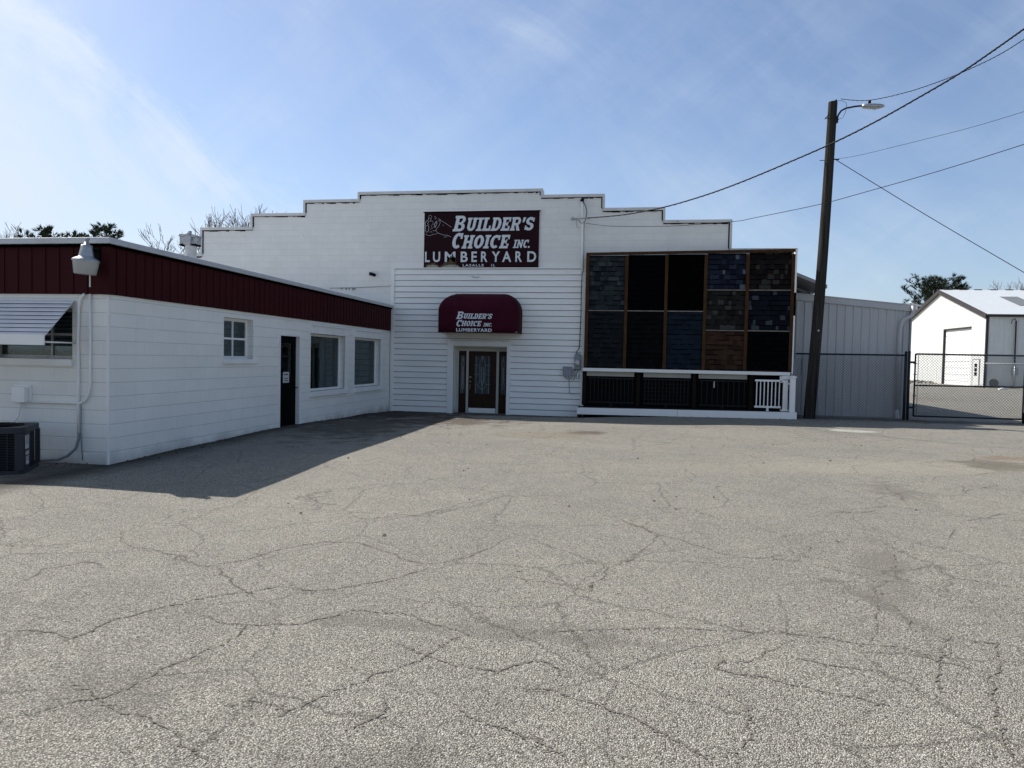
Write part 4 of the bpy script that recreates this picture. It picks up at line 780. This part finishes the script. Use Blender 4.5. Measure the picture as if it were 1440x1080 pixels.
# ---------------------------------------------------------------- electrical service on the front wall
SM=thing('service_mast',(-1.49,YB-.08,2.3),'white service mast and cable running down the siding to the electric meter','electrical mast')
ym=D-.045
b=MB(); b.tube([(-1.51,ym,6.36),(-1.496,ym,5.9),(-1.47,ym,4.9),(-1.462,ym,4.25)],.035,10); b.build('conduit',M_trim,SM)
b=MB(); b.lathe([(.045,-.03),(.06,0),(.06,.03),(.03,.07),(0,.075)],(-1.515,ym,6.38),12); b.build('weather_head',M_black,SM)
b=MB(); b.tube([(-1.462,ym,4.3),(-1.475,ym,3.6),(-1.47,ym,3.0),(-1.485,ym,2.2),(-1.50,ym,1.98),(-1.58,ym-.01,1.86),(-1.60,ym-.01,1.72)],.011,6); b.tube([(-1.42,ym,4.35),(-1.44,ym,5.5),(-1.43,ym,5.75)],.006,5)
b.tube([(-1.49,ym-.03,6.36),(-1.40,ym-.06,6.2),(-1.36,ym-.08,6.0),(-1.38,ym-.10,5.85)],.012,6); b.tube([(-1.38,ym-.10,5.84),(-1.42,ym-.1,5.72),(-1.52,ym-.1,5.68),(-1.62,ym-.1,5.8)],.008,5); b.tube([(-1.67,ym-.1,5.84),(-1.66,ym-.05,5.62),(-1.58,ym,5.56)],.005,5)
b.build('cable',M_cable,SM)
b=MB(); b.tube([(-1.78,ym+.05,5.85),(-1.30,ym-.12,5.84)],.014,6); b.tube([(-1.80,YB,5.86),(-1.78,ym-.03,5.86)],.04,10); b.build('hook_bracket',M_steel,SM)
EM=thing('electric_meter',(-1.52,D-.07,1.2),'round glass electric meter on a grey box beside the shingle display','meter')
b=MB(); b.box(-1.63,-1.44,D-.11,D-.006,1.34,1.78); b.prism([(-1.63,1.78),(-1.44,1.78),(-1.50,1.83),(-1.57,1.83)],D-.10,D-.01); b.build('meter_box',M_greymetal,EM,bevel=.01)
RX=Matrix.Rotation(math.radians(90),3,'X'); b=MB(); b.lathe([(.085,0),(.085,.03),(.075,.07),(.06,.085),(0,.087)],(-1.535,D-.11,1.53),20,0,RX); b.build('glass_dome',mat('meter_glass',(.5,.5,.46),.12),EM)
b=MB(); b.lathe([(.09,0),(.095,.012),(.09,.024),(.083,.024)],(-1.535,D-.11,1.53),20,0,RX); b.build('ring',M_steel,EM)
JB=thing('junction_box',(-1.85,D-.06,1.0),'small grey junction box left of the electric meter on the siding','junction box')
b=MB(); b.box(-1.97,-1.70,D-.12,D-.006,1.13,1.42); b.build('housing',M_greymetal,JB,bevel=.008)
b=MB(); yc=D-.05
for p in ([(-1.90,yc,1.13),(-1.88,yc,1.07),(-1.80,yc,1.04),(-1.70,yc,1.07),(-1.66,yc,1.20),(-1.63,yc,1.36)],[(-1.80,yc,1.13),(-1.78,yc,1.05),(-1.77,yc,.75),(-1.76,yc,.64),(-1.70,yc,.60),(-1.58,yc,.62)],[(-1.52,yc,1.34),(-1.56,yc,1.22),(-1.57,yc,1.08),(-1.50,yc,1.06),(-1.50,yc,1.2)],[(-1.60,yc,1.34),(-1.62,yc,1.1),(-1.66,yc,1.0)]): b.tube(p,.010,6)
b.build('cables',M_greymetal,JB)
b=MB(); b.box(-1.55,-1.48,D-.05,D-.006,1.06,1.20); b.build('ground_box',M_trim,JB,bevel=.005)
b=MB(); b.tube([(-8.14,YB-.02,4.215),(-7.90,YB-.30,4.14)],.05,12); b.box(-8.18,-8.10,YB-.03,YB-.002,4.16,4.26); solo(b.build('wall_floodlight',M_black),'stubby black fixture sticking out of the white wall left of the siding','wall fixture')
b=MB(); b.tube([(-9.5,YB-.03,3.75),(-8.6,YB-.03,3.77),(-7.45,YB-.03,3.83)],.006,5)
for x,l in ((-9.1,.05),(-8.95,.07),(-8.85,.05),(-8.72,.09),(-8.66,.06)): b.tube([(x,YB-.03,3.77),(x+.02,YB-.035,3.77-l)],.012,5)
solo(b.build('wall_wire',M_cable),'thin sagging wire with clips on the white wall just above the office roof','wire')
b=MB(); b.tube([(-4.85,D-.01,4.13),(-4.80,D-.05,4.10),(-4.66,D-.05,4.09),(-4.62,D-.01,4.12)],.012,6); solo(b.build('lamp_stub',M_steel),'small bent metal stub on the siding between sign and entrance awning','bracket')
# ---------------------------------------------------------------- storage shed
SH=thing('storage_shed',(6.4,24,.1),'light grey ribbed metal lean-to shed right of the shingle display','shed')
YS=22.4
def ribbed(mb,p0,p1,zb,zt0,zt1,pitch,rib,d,nrm,mi=0,rw=.025):
    """ribbed cladding: flat sheet with raised ribs; zt varies linearly"""
    p0=Vector((*p0,0)); p1=Vector((*p1,0)); L=(p1-p0).length; t=(p1-p0)/L; nrm=Vector(nrm)
    mb.add([(p0.x,p0.y,zb),(p1.x,p1.y,zb),(p1.x,p1.y,zt1),(p0.x,p0.y,zt0)],[(0,1,2,3)],mi)
    s=pitch/2; k=0
    while s<L-.02:
        w_=rw if k%rib else rw*1.6; dd=d*.5 if k%rib else d
        pr_=[t*s-t*w_+nrm*.001,t*s-t*w_*.5+nrm*dd,t*s+t*w_*.5+nrm*dd,t*s+t*w_+nrm*.001]; z=zt0+(zt1-zt0)*s/L
        vs=[(p0.x+q_.x,p0.y+q_.y,zz_) for zz_ in (zb,z) for q_ in pr_]
        mb.add(vs,[(0,1,5,4),(1,2,6,5),(2,3,7,6)],mi); s+=pitch; k+=1
b=MB(); ribbed(b,(4.80,YS),(8.04,YS),.06,3.55,3.24,.23,1,.022,(0,-1,0)); ribbed(b,(8.04,YS),(8.04,36),.06,3.24,3.24,.23,1,.022,(1,0,0)); b.box(4.8,8.02,YS+.02,36,.0,3.15); b.build('wall',M_shed,SH)
b=MB(); b.prism([(4.78,3.555),(8.08,3.235),(8.12,3.40),(4.78,3.735)],YS-.05,YS-.026); b.prism([(4.78,3.737),(8.14,3.402),(8.14,3.43),(4.78,3.765)],YS-.06,36.1); b.build('roof_edge',M_shed,SH)
b=MB(); b.box(8.045,8.09,YS-.045,YS+.03,.08,3.23); b.build('corner_trim',M_greymetal,SH)
b=MB(); b.box(4.8,8.04,YS-.02,YS+.02,-.3,.075); b.build('footing',M_conc,SH)
b=MB(); b.tube([(7.98,YS-.10,3.50),(8.08,YS-.12,3.44),(8.2,YS-.12,3.40),(8.30,YS-.12,3.40)],.022,8); b.box(8.10,8.22,YS-.08,36,3.28,3.40); b.build('gutter',M_vinyl,SH)
b=MB(); yd=YS-.12; b.tube([(8.08,yd,3.40),(8.10,yd,3.22),(8.05,yd,3.10),(7.93,yd,3.03),(7.82,yd,2.95),(7.77,yd,2.80),(7.75,yd,2.4),(7.755,yd,.32)],.052,12); b.tube([(7.755,yd,.36),(7.755,yd,.22),(7.75,yd-.1,.12),(7.75,yd-.18,.09)],.060,12); b.build('downspout',M_shed,SH)
# ---------------------------------------------------------------- chain-link fence and gate
def chain(mb,x0,x1,z0,z1,y,p=.078,r=.0030):
    W=x1-x0; H=z1-z0; n=int((W+H)/p)+1
    for i in range(n):
        for s_ in (1,-1):
            # line z-z0 = s*(x-c)
            c=x0-H+i*p if s_==1 else x0+i*p
            if s_==1: a=max(x0,c); b_=min(x1,c+H); za=a-c; zb_=b_-c
            else: a=max(x0,c-H); b_=min(x1,c); za=c-a; zb_=c-b_
            if b_-a<.02: continue
            mb.bar((a,y+s_*r*.9,z0+za),(b_,y+s_*r*.9,z0+zb_),r*2,r*2,up=(0,1,0))
YG=21.6
FN=thing('chain_link_fence',(6.2,YG,.1),'chain link fence panel in front of the grey shed','fence')
b=MB(); chain(b,4.74,7.66,.16,1.92,YG); b.build('mesh',M_wire,FN)
b=MB(); b.tube([(4.72,YG,1.935),(7.70,YG,1.945)],.024); b.build('top_rail',M_darksteel,FN)
for x,h_,r in ((4.715,2.10,.026),): 
    b=MB(); b.tube([(x,YG,-.1),(x,YG,h_)],r,10); b.tube([(x,YG,h_),(x,YG,h_+.03)],[r*1.2,.005],10); b.build('post',M_steel,FN)
b=MB(); b.tube([(4.90,YG,1.3),(4.895,YG-.03,1.5),(4.90,YG,1.8)],.008,5); b.build('tie_wire',M_darksteel,FN)
b=MB(); b.tube([(7.70,YG,-.1),(7.70,YG,2.02)],.036,12); b.tube([(7.70,YG,2.02),(7.70,YG,2.06)],[.042,.02],12); b.build('post',M_darksteel,FN)
GT=thing('chain_link_gate',(9.3,YG,.2),'closed chain link gate across the driveway at the right','gate')
b=MB(); b.tube([(7.80,YG,-.1),(7.79,YG,2.03)],.034,12); b.tube([(7.79,YG,2.03),(7.79,YG,2.07)],[.05,.02],12); b.build('hinge_post',M_darksteel,GT)
b=MB(); b.box(7.83,7.95,YG-.03,YG+.03,1.72,1.78); b.box(7.83,7.95,YG-.03,YG+.03,.45,.50); split(b.build('hinge',M_darksteel,GT,bevel=.008))
b=MB(); x0,x1,z0,z1=7.95,10.75,.235,1.985; r=.023
for p,q_ in (((x0,z0),(x0,z1)),((x1,z0),(x1,z1)),((x0,z0),(x1,z0)),((x0,z1),(x1,z1)),((x0,1.10),(x1,1.12))): b.tube([(p[0],YG,p[1]),(q_[0],YG,q_[1])],r,10)
for z in (.5,.8,1.4,1.7): b.box(x0-.03,x0+.05,YG-.03,YG+.03,z,z+.02)
b.build('frame',M_darksteel,GT)
b=MB(); chain(b,x0+.02,x1-.02,z0+.01,z1+.04,YG-.03); b.build('mesh',M_wire,GT)
b=MB(); b.tube([(x0+.07,YG-.03,z0),(x0+.07,YG-.03,z1)],.008,6); b.build('tension_bar',M_steel,GT)
G2=thing('chain_link_gate',(12.2,YG,.2),'second leaf of the driveway gate, cut off by the right edge of the photo','gate')
b=MB(); b.tube([(10.82,YG,.15),(10.82,YG,2.0)],r,10); b.tube([(10.82,YG,.25),(13.5,YG,.27)],r,10); b.tube([(10.82,YG,1.985),(13.5,YG,2.0)],r,10); b.build('frame',M_darksteel,G2); b=MB(); chain(b,10.84,13.4,.26,2.0,YG-.03); b.build('mesh',M_wire,G2)
b=MB(); b.box(10.74,10.84,YG-.05,YG+.03,.12,.42); b.build('latch_foot',M_black,G2,bevel=.02)
# ---------------------------------------------------------------- utility pole, lamp, wires
UP=thing('utility_pole',(5.05,21.15,.0),'tall weathered wooden utility pole leaning right in front of the shed','utility pole')
b=MB(); A=Vector((5.045,21.15,-.2)); B=Vector((5.40,21.15,8.93)); rr=random.Random(1); npt=26; vs=[]; nn=22
for i in range(npt+1):
    t=i/npt; c_=A.lerp(B,t)+Vector((.035*math.sin(math.pi*t),0,0)); r=.158*(1-t)+.118*t
    for k in range(nn):
        a=2*math.pi*k/nn; q_=r*(1+.035*math.sin(k*5.3)+.02*math.sin(k*2.1+i*.15)); vs.append((c_.x+q_*math.cos(a),c_.y+q_*math.sin(a),c_.z))
b.add(vs,[(i*nn+k,i*nn+(k+1)%nn,(i+1)*nn+(k+1)%nn,(i+1)*nn+k) for i in range(npt) for k in range(nn)]+[[npt*nn+k for k in range(nn)]],0,False); b.build('shaft',M_pole,UP)
b=MB(); b.tube([(5.24,21.3,8.52),(5.24,20.9,8.52)],.012,6); b.tube([(5.2,21.15,8.50),(5.56,21.15,8.44)],.012,6); b.lathe([(.02,0),(.03,.02),(.03,.07),(.01,.09)],(5.47,21.12,8.90),8); b.tube([(5.35,21.14,7.36),(5.60,21.10,7.33)],.018,6); b.tube([(5.1,21.15,7.33),(5.4,21.15,7.33)],.01,6); b.build('hardware',M_black,UP)
b=MB(); b.tube([(5.17,20.995,.05),(5.20,20.99,2.2),(5.24,20.99,2.35)],.012,6); b.tube([(5.03,20.995,.1),(5.05,20.99,1.6),(5.12,20.99,1.95)],.006,5); b.build('ground_wire',M_darksteel,UP)
b=MB(); b.tube([(5.185,20.99,2.58),(5.185,20.975,2.58)],.028,12); b.build('inspection_tag',M_steel,UP)
SL=thing('street_lamp',(5.5,21.1,8.3),'grey cobra head street lamp on a short arm at the pole top','street lamp')
b=MB(); b.tube([(5.50,21.1,8.40),(5.53,21.09,8.55),(5.60,21.08,8.66),(5.72,21.06,8.72),(5.95,21.05,8.755),(6.16,21.03,8.76)],.024,8); b.box(5.46,5.53,21.06,21.16,8.34,8.52); b.build('arm',M_darksteel,SL)
rings=[(0,.06,.055,.0),(.06,.095,.075,-.005),(.22,.11,.085,-.01),(.42,.10,.08,-.01),(.54,.065,.045,.0),(.585,.01,.01,.0)]
b=MB(); vs=[];n=14
for dx,ry,rz_,dz in rings:
    for k in range(n): a=2*math.pi*k/n; vs.append((6.12+dx,21.02+ry*math.cos(a),8.74+dz+rz_*(math.sin(a) if math.sin(a)>0 else .75*math.sin(a))-.03*dx))
b.add(vs,[(i*n+k,i*n+(k+1)%n,(i+1)*n+(k+1)%n,(i+1)*n+k) for i in range(len(rings)-1) for k in range(n)]+[list(range(n))],0,True); b.build('housing',M_steel,SL)
b=MB(); b.lathe([(.035,0),(.04,.02),(.038,.09),(.02,.11),(0,.11)],(6.31,21.02,8.79),12); b.build('photocell',M_black,SL)
b=MB(); b.lathe([(0,-.03),(.05,-.028),(.085,0)],(6.45,21.02,8.675),14); b.build('lens',M_poly,SL)
b=MB(); b.tube([(5.50,21.05,8.93),(5.62,21.05,8.92),(5.72,21.05,8.86),(5.73,21.05,8.74),(5.70,21.05,8.60),(5.64,21.05,8.45),(5.52,21.05,8.42)],.006,5); b.build('feed_wire',M_cable,SL)
def wire(pts,r,name,label,n=6,tw=0):
    pts=[Vector(p) for p in pts]; out_=[]
    for i in range(len(pts)-1):
        p0=pts[max(0,i-1)];p1=pts[i];p2=pts[i+1];p3=pts[min(len(pts)-1,i+2)]
        for k in range(4):
            t=k/4; out_.append(.5*((2*p1)+(p2-p0)*t+(2*p0-5*p1+4*p2-p3)*t*t+(3*p1-p0-3*p2+p3)*t**3))
    out_.append(pts[-1]); d=(pts[-1]-pts[-2]); out_.append(pts[-1]+d*2.5)
    b=MB(); b.tube(out_,r,n)
    if tw:
        t2=[]; tot=len(out_)*10
        for i in range(tot):
            s_=i/10; j=min(int(s_),len(out_)-2); p=out_[j].lerp(out_[j+1],s_-j); t2.append(p+Vector((tw*math.cos(i*1.1),0,tw*math.sin(i*1.1))))
        b.tube(t2,r*.7,4)
    return solo(b.build(name,M_cable),label,'overhead wire')
wire([(-1.30,21.30,5.84),(-1.20,21.05,5.80),(-0.206,20.15,5.70),(0.819,19.285,5.707),(1.74,18.507,5.81),(2.5,17.865,5.955),(3.331,17.164,6.165),(4.2,16.429,6.41),(4.874,15.86,6.655),(5.489,15.341,6.93),(6.053,14.865,7.206),(6.488,14.498,7.48),(6.815,14.222,7.70),(7.127,13.959,7.91)],.016,'service_cable','thick black service cable rising from the store mast across the pole to the top right',6,.012)
wire([(5.473,20.697,8.85),(5.943,19.967,8.53),(6.502,19.098,8.374),(6.908,18.467,8.335),(7.283,17.885,8.345),(7.712,17.218,8.42),(8.026,16.73,8.56),(8.318,16.276,8.733)],.008,'overhead_wire','twisted black wire leaving the very top of the pole',5,.010)
wire([(5.55,21.0,7.33),(5.857,20.101,7.163),(6.84,18.574,7.074),(7.491,17.562,7.029),(8.061,16.675,7.035),(8.357,16.216,7.052)],.005,'overhead_wire','thin grey wire leaving the pole below the lamp towards the right edge',5)
wire([(-1.372,21.184,5.665),(-0.601,20.53,5.451),(0.922,19.239,5.193),(2.381,18.002,5.055),(2.818,17.632,5.065),(4.002,16.628,5.139),(4.701,16.036,5.238),(5.831,15.077,5.425),(6.882,14.186,5.643),(7.197,13.919,5.726)],.007,'overhead_wire','thin black wire from the store sagging low past its right roofline',5)
wire([(5.52,21.1,7.32),(7.845,21.1,5.80),(10.375,21.1,4.21),(14,21.1,1.95)],.010,'guy_wire','straight guy wire running down from the pole to the right edge',6)
# ---------------------------------------------------------------- far warehouse
WH=thing('warehouse',(34,60,.4),'bright white metal warehouse with a gable roof beyond the gate','building')
XG=24.0; Y0,YM,Y1=53.15,60.74,68.33; EV,PK=5.33,7.70; ZG=.2
b=MB(); OD=(55.35,59.75,ZG,4.52)
def zr(y): return EV+(PK-EV)*(1-abs(y-YM)/(YM-Y0))
y=Y0; 
segs=sorted([Y0,55.35,59.75,YM,Y1])
for a,c in zip(segs,segs[1:]):
    zb_=4.52 if abs(a-55.35)<.01 else ZG
    ribbed(b,(XG,a),(XG,c),zb_,zr(a),zr(c),.30,3,.018,(-1,0,0),rw=.02)
ribbed(b,(XG,Y0),(62,Y0),ZG,EV,EV,.30,3,.03,(0,-1,0),rw=.02)
b.box(XG+.35,61.9,Y0+.05,Y1-.05,ZG-.5,EV-.1); b.prism([(Y0+.1,EV-.1),(Y1-.1,EV-.1),(YM,PK-.12)],XG+.35,61.9,0,'x')
b.build('wall',M_ware,WH)
b=MB(); 
for s_ in (-1,1):
    ye=YM+s_*(YM-Y0+.15); ze=EV-.04
    b.add([(XG-.12,YM,PK+.06),(62,YM,PK+.06),(62,ye,ze+.06),(XG-.12,ye,ze+.06),(XG-.12,YM,PK),(62,YM,PK),(62,ye,ze),(XG-.12,ye,ze)],[(0,1,2,3),(4,5,6,7),(0,3,7,4),(2,3,7,6)])
x=XG
while x<50:
    b.bar((x,Y0-.12,EV+.012),(x,YM,PK+.052),.02,.008); x+=.9
b.build('roof',M_wareroof,WH)
b=MB()
for s_ in (-1,1): b.bar((XG-.14,YM+.0,PK-.10),(XG-.14,YM+s_*(YM-Y0+.15),EV-.12),.08,.30)
b.box(XG-.06,XG+.08,Y0-.06,Y0+.06,ZG,EV-.1); b.box(XG-.05,62,Y0-.20,Y0-.05,EV-.16,EV-.0); b.build('dark_trim',M_edge,WH)
for k in range(26):
    pass
b=MB(); 
for k in range(34): b.box(XG+.2+k*1.1,XG+.75+k*1.1,YM-.06,YM+.06,PK+.065,PK+.105)
b.build('ridge_vent',M_edge,WH)
b=MB(); rr=random.Random(8)
for k in range(9): z=ZG+k*(4.52-ZG)/9; b.box(XG+.10,XG+.13,55.35,59.75,z+.014,z+(4.52-ZG)/9-.014); 
b.box(XG+.131,XG+.15,55.35,59.75,ZG,4.52,1)
od=b.build('overhead_door',[mat('white_overhead_door',(.76,.77,.77),.5,var=.03),M_greymetal],WH)
b=MB(); b.box(XG-.045,XG+.1,59.75,59.85,ZG,4.62); b.box(XG-.045,XG+.1,55.35,59.75,4.52,4.62); b.build('frame',M_edge,od)
b=MB(); b.box(XG-.05,XG-.03,53.95,54.80,ZG,2.24); wd=b.build('door',M_ware,WH)
b=MB(); b.box(XG-.055,XG-.02,53.88,53.95,ZG,2.30); b.box(XG-.055,XG-.02,54.80,54.87,ZG,2.30); b.box(XG-.055,XG-.02,53.95,54.80,2.24,2.30); b.build('frame',M_greymetal,wd)
b=MB(); 
for z in (1.12,1.42,1.72): b.box(XG-.056,XG-.0505,54.18,54.58,z,z+.25)
b.build('pane',M_black,wd)
sl=Vector((0,YM-Y0,PK-EV)); b=MB(); P_=lambda x,t:(x,Y0+(YM-Y0)*t,EV+(PK-EV)*t+.085)
b.add([P_(27.1,.30),P_(28.3,.30),P_(28.3,.68),P_(27.1,.68)],[(0,1,2,3)]); b.build('skylight',mat('grey_skylight_panel',(.16,.17,.17),.5),WH)
b=MB(); b.tube([(25.75,Y0-.15,.3),(25.72,Y0-.15,4.9)],.05,8); b.tube([(25.72,Y0-.15,4.9),(25.6,Y0-.25,5.05),(25.4,Y0-.3,4.95),(25.35,Y0-.3,4.7)],.025,6); b.build('utility_riser',M_edge,WH)
b=MB(); b.box(25.6,25.95,Y0-.25,Y0-.04,1.2,1.75); b.build('meter_box',M_greymetal,WH)
F2=thing('far_chain_link_fence',(26,50,.4),'pale distant chain link fence in front of the shaded warehouse side','fence')
gzf=lambda x:gz(x,50)
b=MB(); b.tube([(22.55,50,1.96),(34,50,2.0)],.035,6); b.build('top_rail',M_steel,F2)
for x in (22.55,24.3,27.3,30.3,33.3): b=MB(); b.tube([(x,50,.2),(x,50,1.98)],.04 if x>23 else .06,6); b.build('post',M_darksteel if x<23 else M_steel,F2)
b=MB(); chain(b,22.6,31,.42,1.95,50,.17,.006); b.build('mesh',M_steel,F2)
b=MB(); rr=random.Random(6)
for k in range(260):
    x=rr.uniform(14,30); y=50.2+rr.uniform(-.8,1.5) if x>22 else rr.uniform(56,62); z=gz(x,y); h_=rr.uniform(.05,.28)
    b.add([(x,y,z),(x+.05,y,z),(x+rr.uniform(-.1,.1),y+rr.uniform(-.1,.1),z+h_)],[(0,1,2)])
tag(b.build('dry_weeds',mat('dry_weed_stems',(.16,.13,.08),.9)),'dry weeds along the far fence foot',kind='stuff')
b=MB(); b.prism([(0,0),(.45,.02),(.5,.06),(.25,.15),(.05,.07)],46.9,47.1); o=b.build('scrap_sheet',M_vinyl); o.data.transform(Matrix.Translation((22.0,0,gz(22,47)-.02))); solo(o,'small white scrap lying on the lot before the far fence','scrap')
b=MB(); b.lathe([(0,-.05),(.17,-.05),(.26,-.07),(.28,0),(.26,.07),(.17,.05),(0,.05)],(23.4,50.6,.70),20,0,Matrix.Rotation(math.radians(80),3,'X')); solo(b.build('tyre',M_black),'dark round tyre leaning behind the far fence by the warehouse corner','tyre')
# rubble edge left of the overhead door
b=MB(); rr=random.Random(12)
for k in range(90):
    x=XG-rr.uniform(.1,1.4); y=rr.uniform(60,67); s_=rr.uniform(.08,.25); z=gz(x,y); a=rr.random()*3
    b.add([(x+s_*math.cos(a+j*1.57),y+s_*math.sin(a+j*1.57),z) for j in range(4)]+[(x+.6*s_*math.cos(a+.4+j*1.57),y+.6*s_*math.sin(a+.4+j*1.57),z+s_*.8) for j in range(4)],[(4,5,6,7)]+[(j,(j+1)%4,4+(j+1)%4,4+j) for j in range(4)])
tag(b.build('rubble',M_conc),'broken rubble along the foot of the bright warehouse wall',kind='stuff')
db=MB(); rr=random.Random(21)
def bit(x,y):
    z=gz(x,y)+.003; s_=rr.uniform(.012,.04); a=rr.random()*6; t=rr.uniform(.0,.025)
    db.add([(x,y,z),(x+s_*math.cos(a),y+s_*math.sin(a),z+t*.4),(x+s_*math.cos(a+.9),y+s_*math.sin(a+.9),z+t),(x+s_*.7*math.cos(a+1.8),y+s_*.7*math.sin(a+1.8),z+t*.3)],[(0,1,2),(0,2,3)])
for k in range(900):
    u=rr.random(); e_=rr.random()**2*.35
    if u<.4: bit(-7.42+e_,rr.uniform(9.3,21.2))
    elif u<.75: bit(rr.uniform(-7.3,-1.5),21.36-e_)
    else: bit(rr.uniform(-1.4,8),20.55-e_ if rr.random()<.5 else 21.5-e_)
for k in range(260): bit(rr.gauss(-6.9,.35),rr.gauss(20.9,.3))
for k in range(160): bit(rr.uniform(-9,10),rr.uniform(5,20))
tag(db.build('wall_foot_litter',mat('dry_litter',(.07,.055,.04),.95,var=.6,vs=30,c2=(.16,.13,.09))),'dry leaves and grit gathered along the foot of the white walls',kind='stuff')
# ---------------------------------------------------------------- trees
def bare_tree(x,y,h,spread,seed,label,trunk_r=.16,depth=6,z0=0):
    t=thing('bare_tree',(x,y,z0),label,'tree','leafless trees behind the buildings'); R=random.Random(seed); tr=MB(); cr_=MB()
    def grow(p,d,L,r,k):
        pts=[p]; 
        for i in range(3):
            d=(d+Vector((R.uniform(-.16,.16),R.uniform(-.16,.16),R.uniform(-.02,.14)))).normalized(); p=p+d*L/3; pts.append(p)
        mb=tr if k<1 else cr_; mb.tube(pts,[r,r*.9,r*.8,r*.68],7 if k<1 else (5 if k<3 else 3),cap=False)
        if k>=depth: return
        for i in range(R.choice((2,3,3)) if k<depth-1 else R.choice((2,3,4))):
            a=R.uniform(0,2*math.pi); sp=R.uniform(.35,.85)*spread; u=d.orthogonal().normalized(); v=d.cross(u)
            nd=(d+(math.cos(a)*u+math.sin(a)*v)*sp+Vector((0,0,.18))).normalized(); q_=pts[-1] if i<2 else pts[2]
            grow(q_,nd,L*R.uniform(.62,.86),max(.015,r*R.uniform(.5,.68)),k+1)
    grow(Vector((x,y,z0)),Vector((0,0,1)),h*.30,trunk_r,0)
    zm=max(v[2] for v in cr_.v); k_=h/zm
    for mb in (tr,cr_): mb.v=[(v[0],v[1],v[2]*k_) for v in mb.v]
    tr.build('trunk',M_bark,t); cr_.build('crown',M_bark,t); return t
def pine(x,y,h,rad,seed,label,group,base=.25,round_=0.,tl=.30):
    t=thing('pine_tree',(x,y,0),label,'tree',group); R=random.Random(seed); tr=MB(); tr.tube([(x,y,0),(x+.1,y,h*.5),(x,y,h*.97)],[h*.022,h*.015,h*.004],8); tr.build('trunk',M_bark,t)
    cw=MB(); n=int(h*(9 if x>0 else 6))
    for i in range(n):
        f_=(i+R.random())/n; z=h*(base+(1-base)*f_); L=rad*((1-f_)**.75 if not round_ else math.sqrt(max(.02,1-(f_*1.0)**2.2)))*R.uniform(.35,1.2); a=i*2.399+R.uniform(-.4,.4)
        d=Vector((math.cos(a),math.sin(a),R.uniform(-.05,.30))); m=max(3,int(L/.28)); p=Vector((x,y,z)); pts=[p]
        for k in range(m): d=(d+Vector((R.uniform(-.1,.1),R.uniform(-.1,.1),.09))).normalized(); p=p+d*L/m; pts.append(p)
        cw.tube(pts,[.03*(1-k/(m+1))+.008 for k in range(m+1)],3,1,False)
        for k in range(1,m+1):
            if k<m*.3 and R.random()<.6: continue
            for s_ in range(3 if k<m else 4):
                q_=pts[k]+Vector((R.gauss(0,.13),R.gauss(0,.13),R.gauss(0,.09))); dd=(d*.6+Vector((R.uniform(-1,1),R.uniform(-1,1),R.uniform(.1,1.1)))).normalized()
                for j in range(14):
                    e_=(dd+Vector((R.uniform(-.7,.7),R.uniform(-.7,.7),R.uniform(-.5,.7)))).normalized()*tl*R.uniform(.6,1.1); sd_=e_.orthogonal().normalized()*.028
                    o_=q_+dd*tl*.5*R.random(); cw.add([o_-sd_,o_+sd_,o_+e_],[(0,1,2)],0)
    zm=max(v[2] for v in cw.v); cw.v=[(v[0],v[1],v[2]*h/zm) for v in cw.v]
    cw.build('crown',[M_needle,M_bark],t); return t
G='pine trees behind the office building'
pine(-41.3,45,10.6,2.6,1,'dark pine top showing over the office roof, leftmost of the three',G,.3,1.,.36)
pine(-39.1,45.5,10.25,2.2,2,'lowest pine top over the office roof, between the other two',G,.3,1.,.36)
pine(-36.6,45,10.75,2.3,3,'pine top over the office roof corner, rightmost of the three',G,.3,1.,.36)
G='pine trees behind the warehouse'
pine(31.0,80,11.6,4.1,4,'broad dark pine rising behind the warehouse gable',G,.3,1.,.42)
pine(34.2,81.5,10.9,1.8,5,'smaller pine to the right of the broad one over the warehouse ridge',G,.3,1.,.42)
bare_tree(-31.0,46,10.6,.9,11,'bare tree behind the roof vent with twigs fanning left')
bare_tree(-27.2,45,11.9,.75,12,'tallest bare tree behind the left stepped parapet')
bare_tree(-23.3,47,11.6,.9,13,'bare tree with only its twig tips above the second parapet step')
bare_tree(-45.0,45,10.9,.9,14,'bare tree at the far left edge beyond the office roof')
bare_tree(-48.5,47,11.2,.9,15,'bare tree outside the left edge behind the office roof',)
bare_tree(44.5,92,12.6,.9,16,'faint bare tree at the right edge above the warehouse roof')
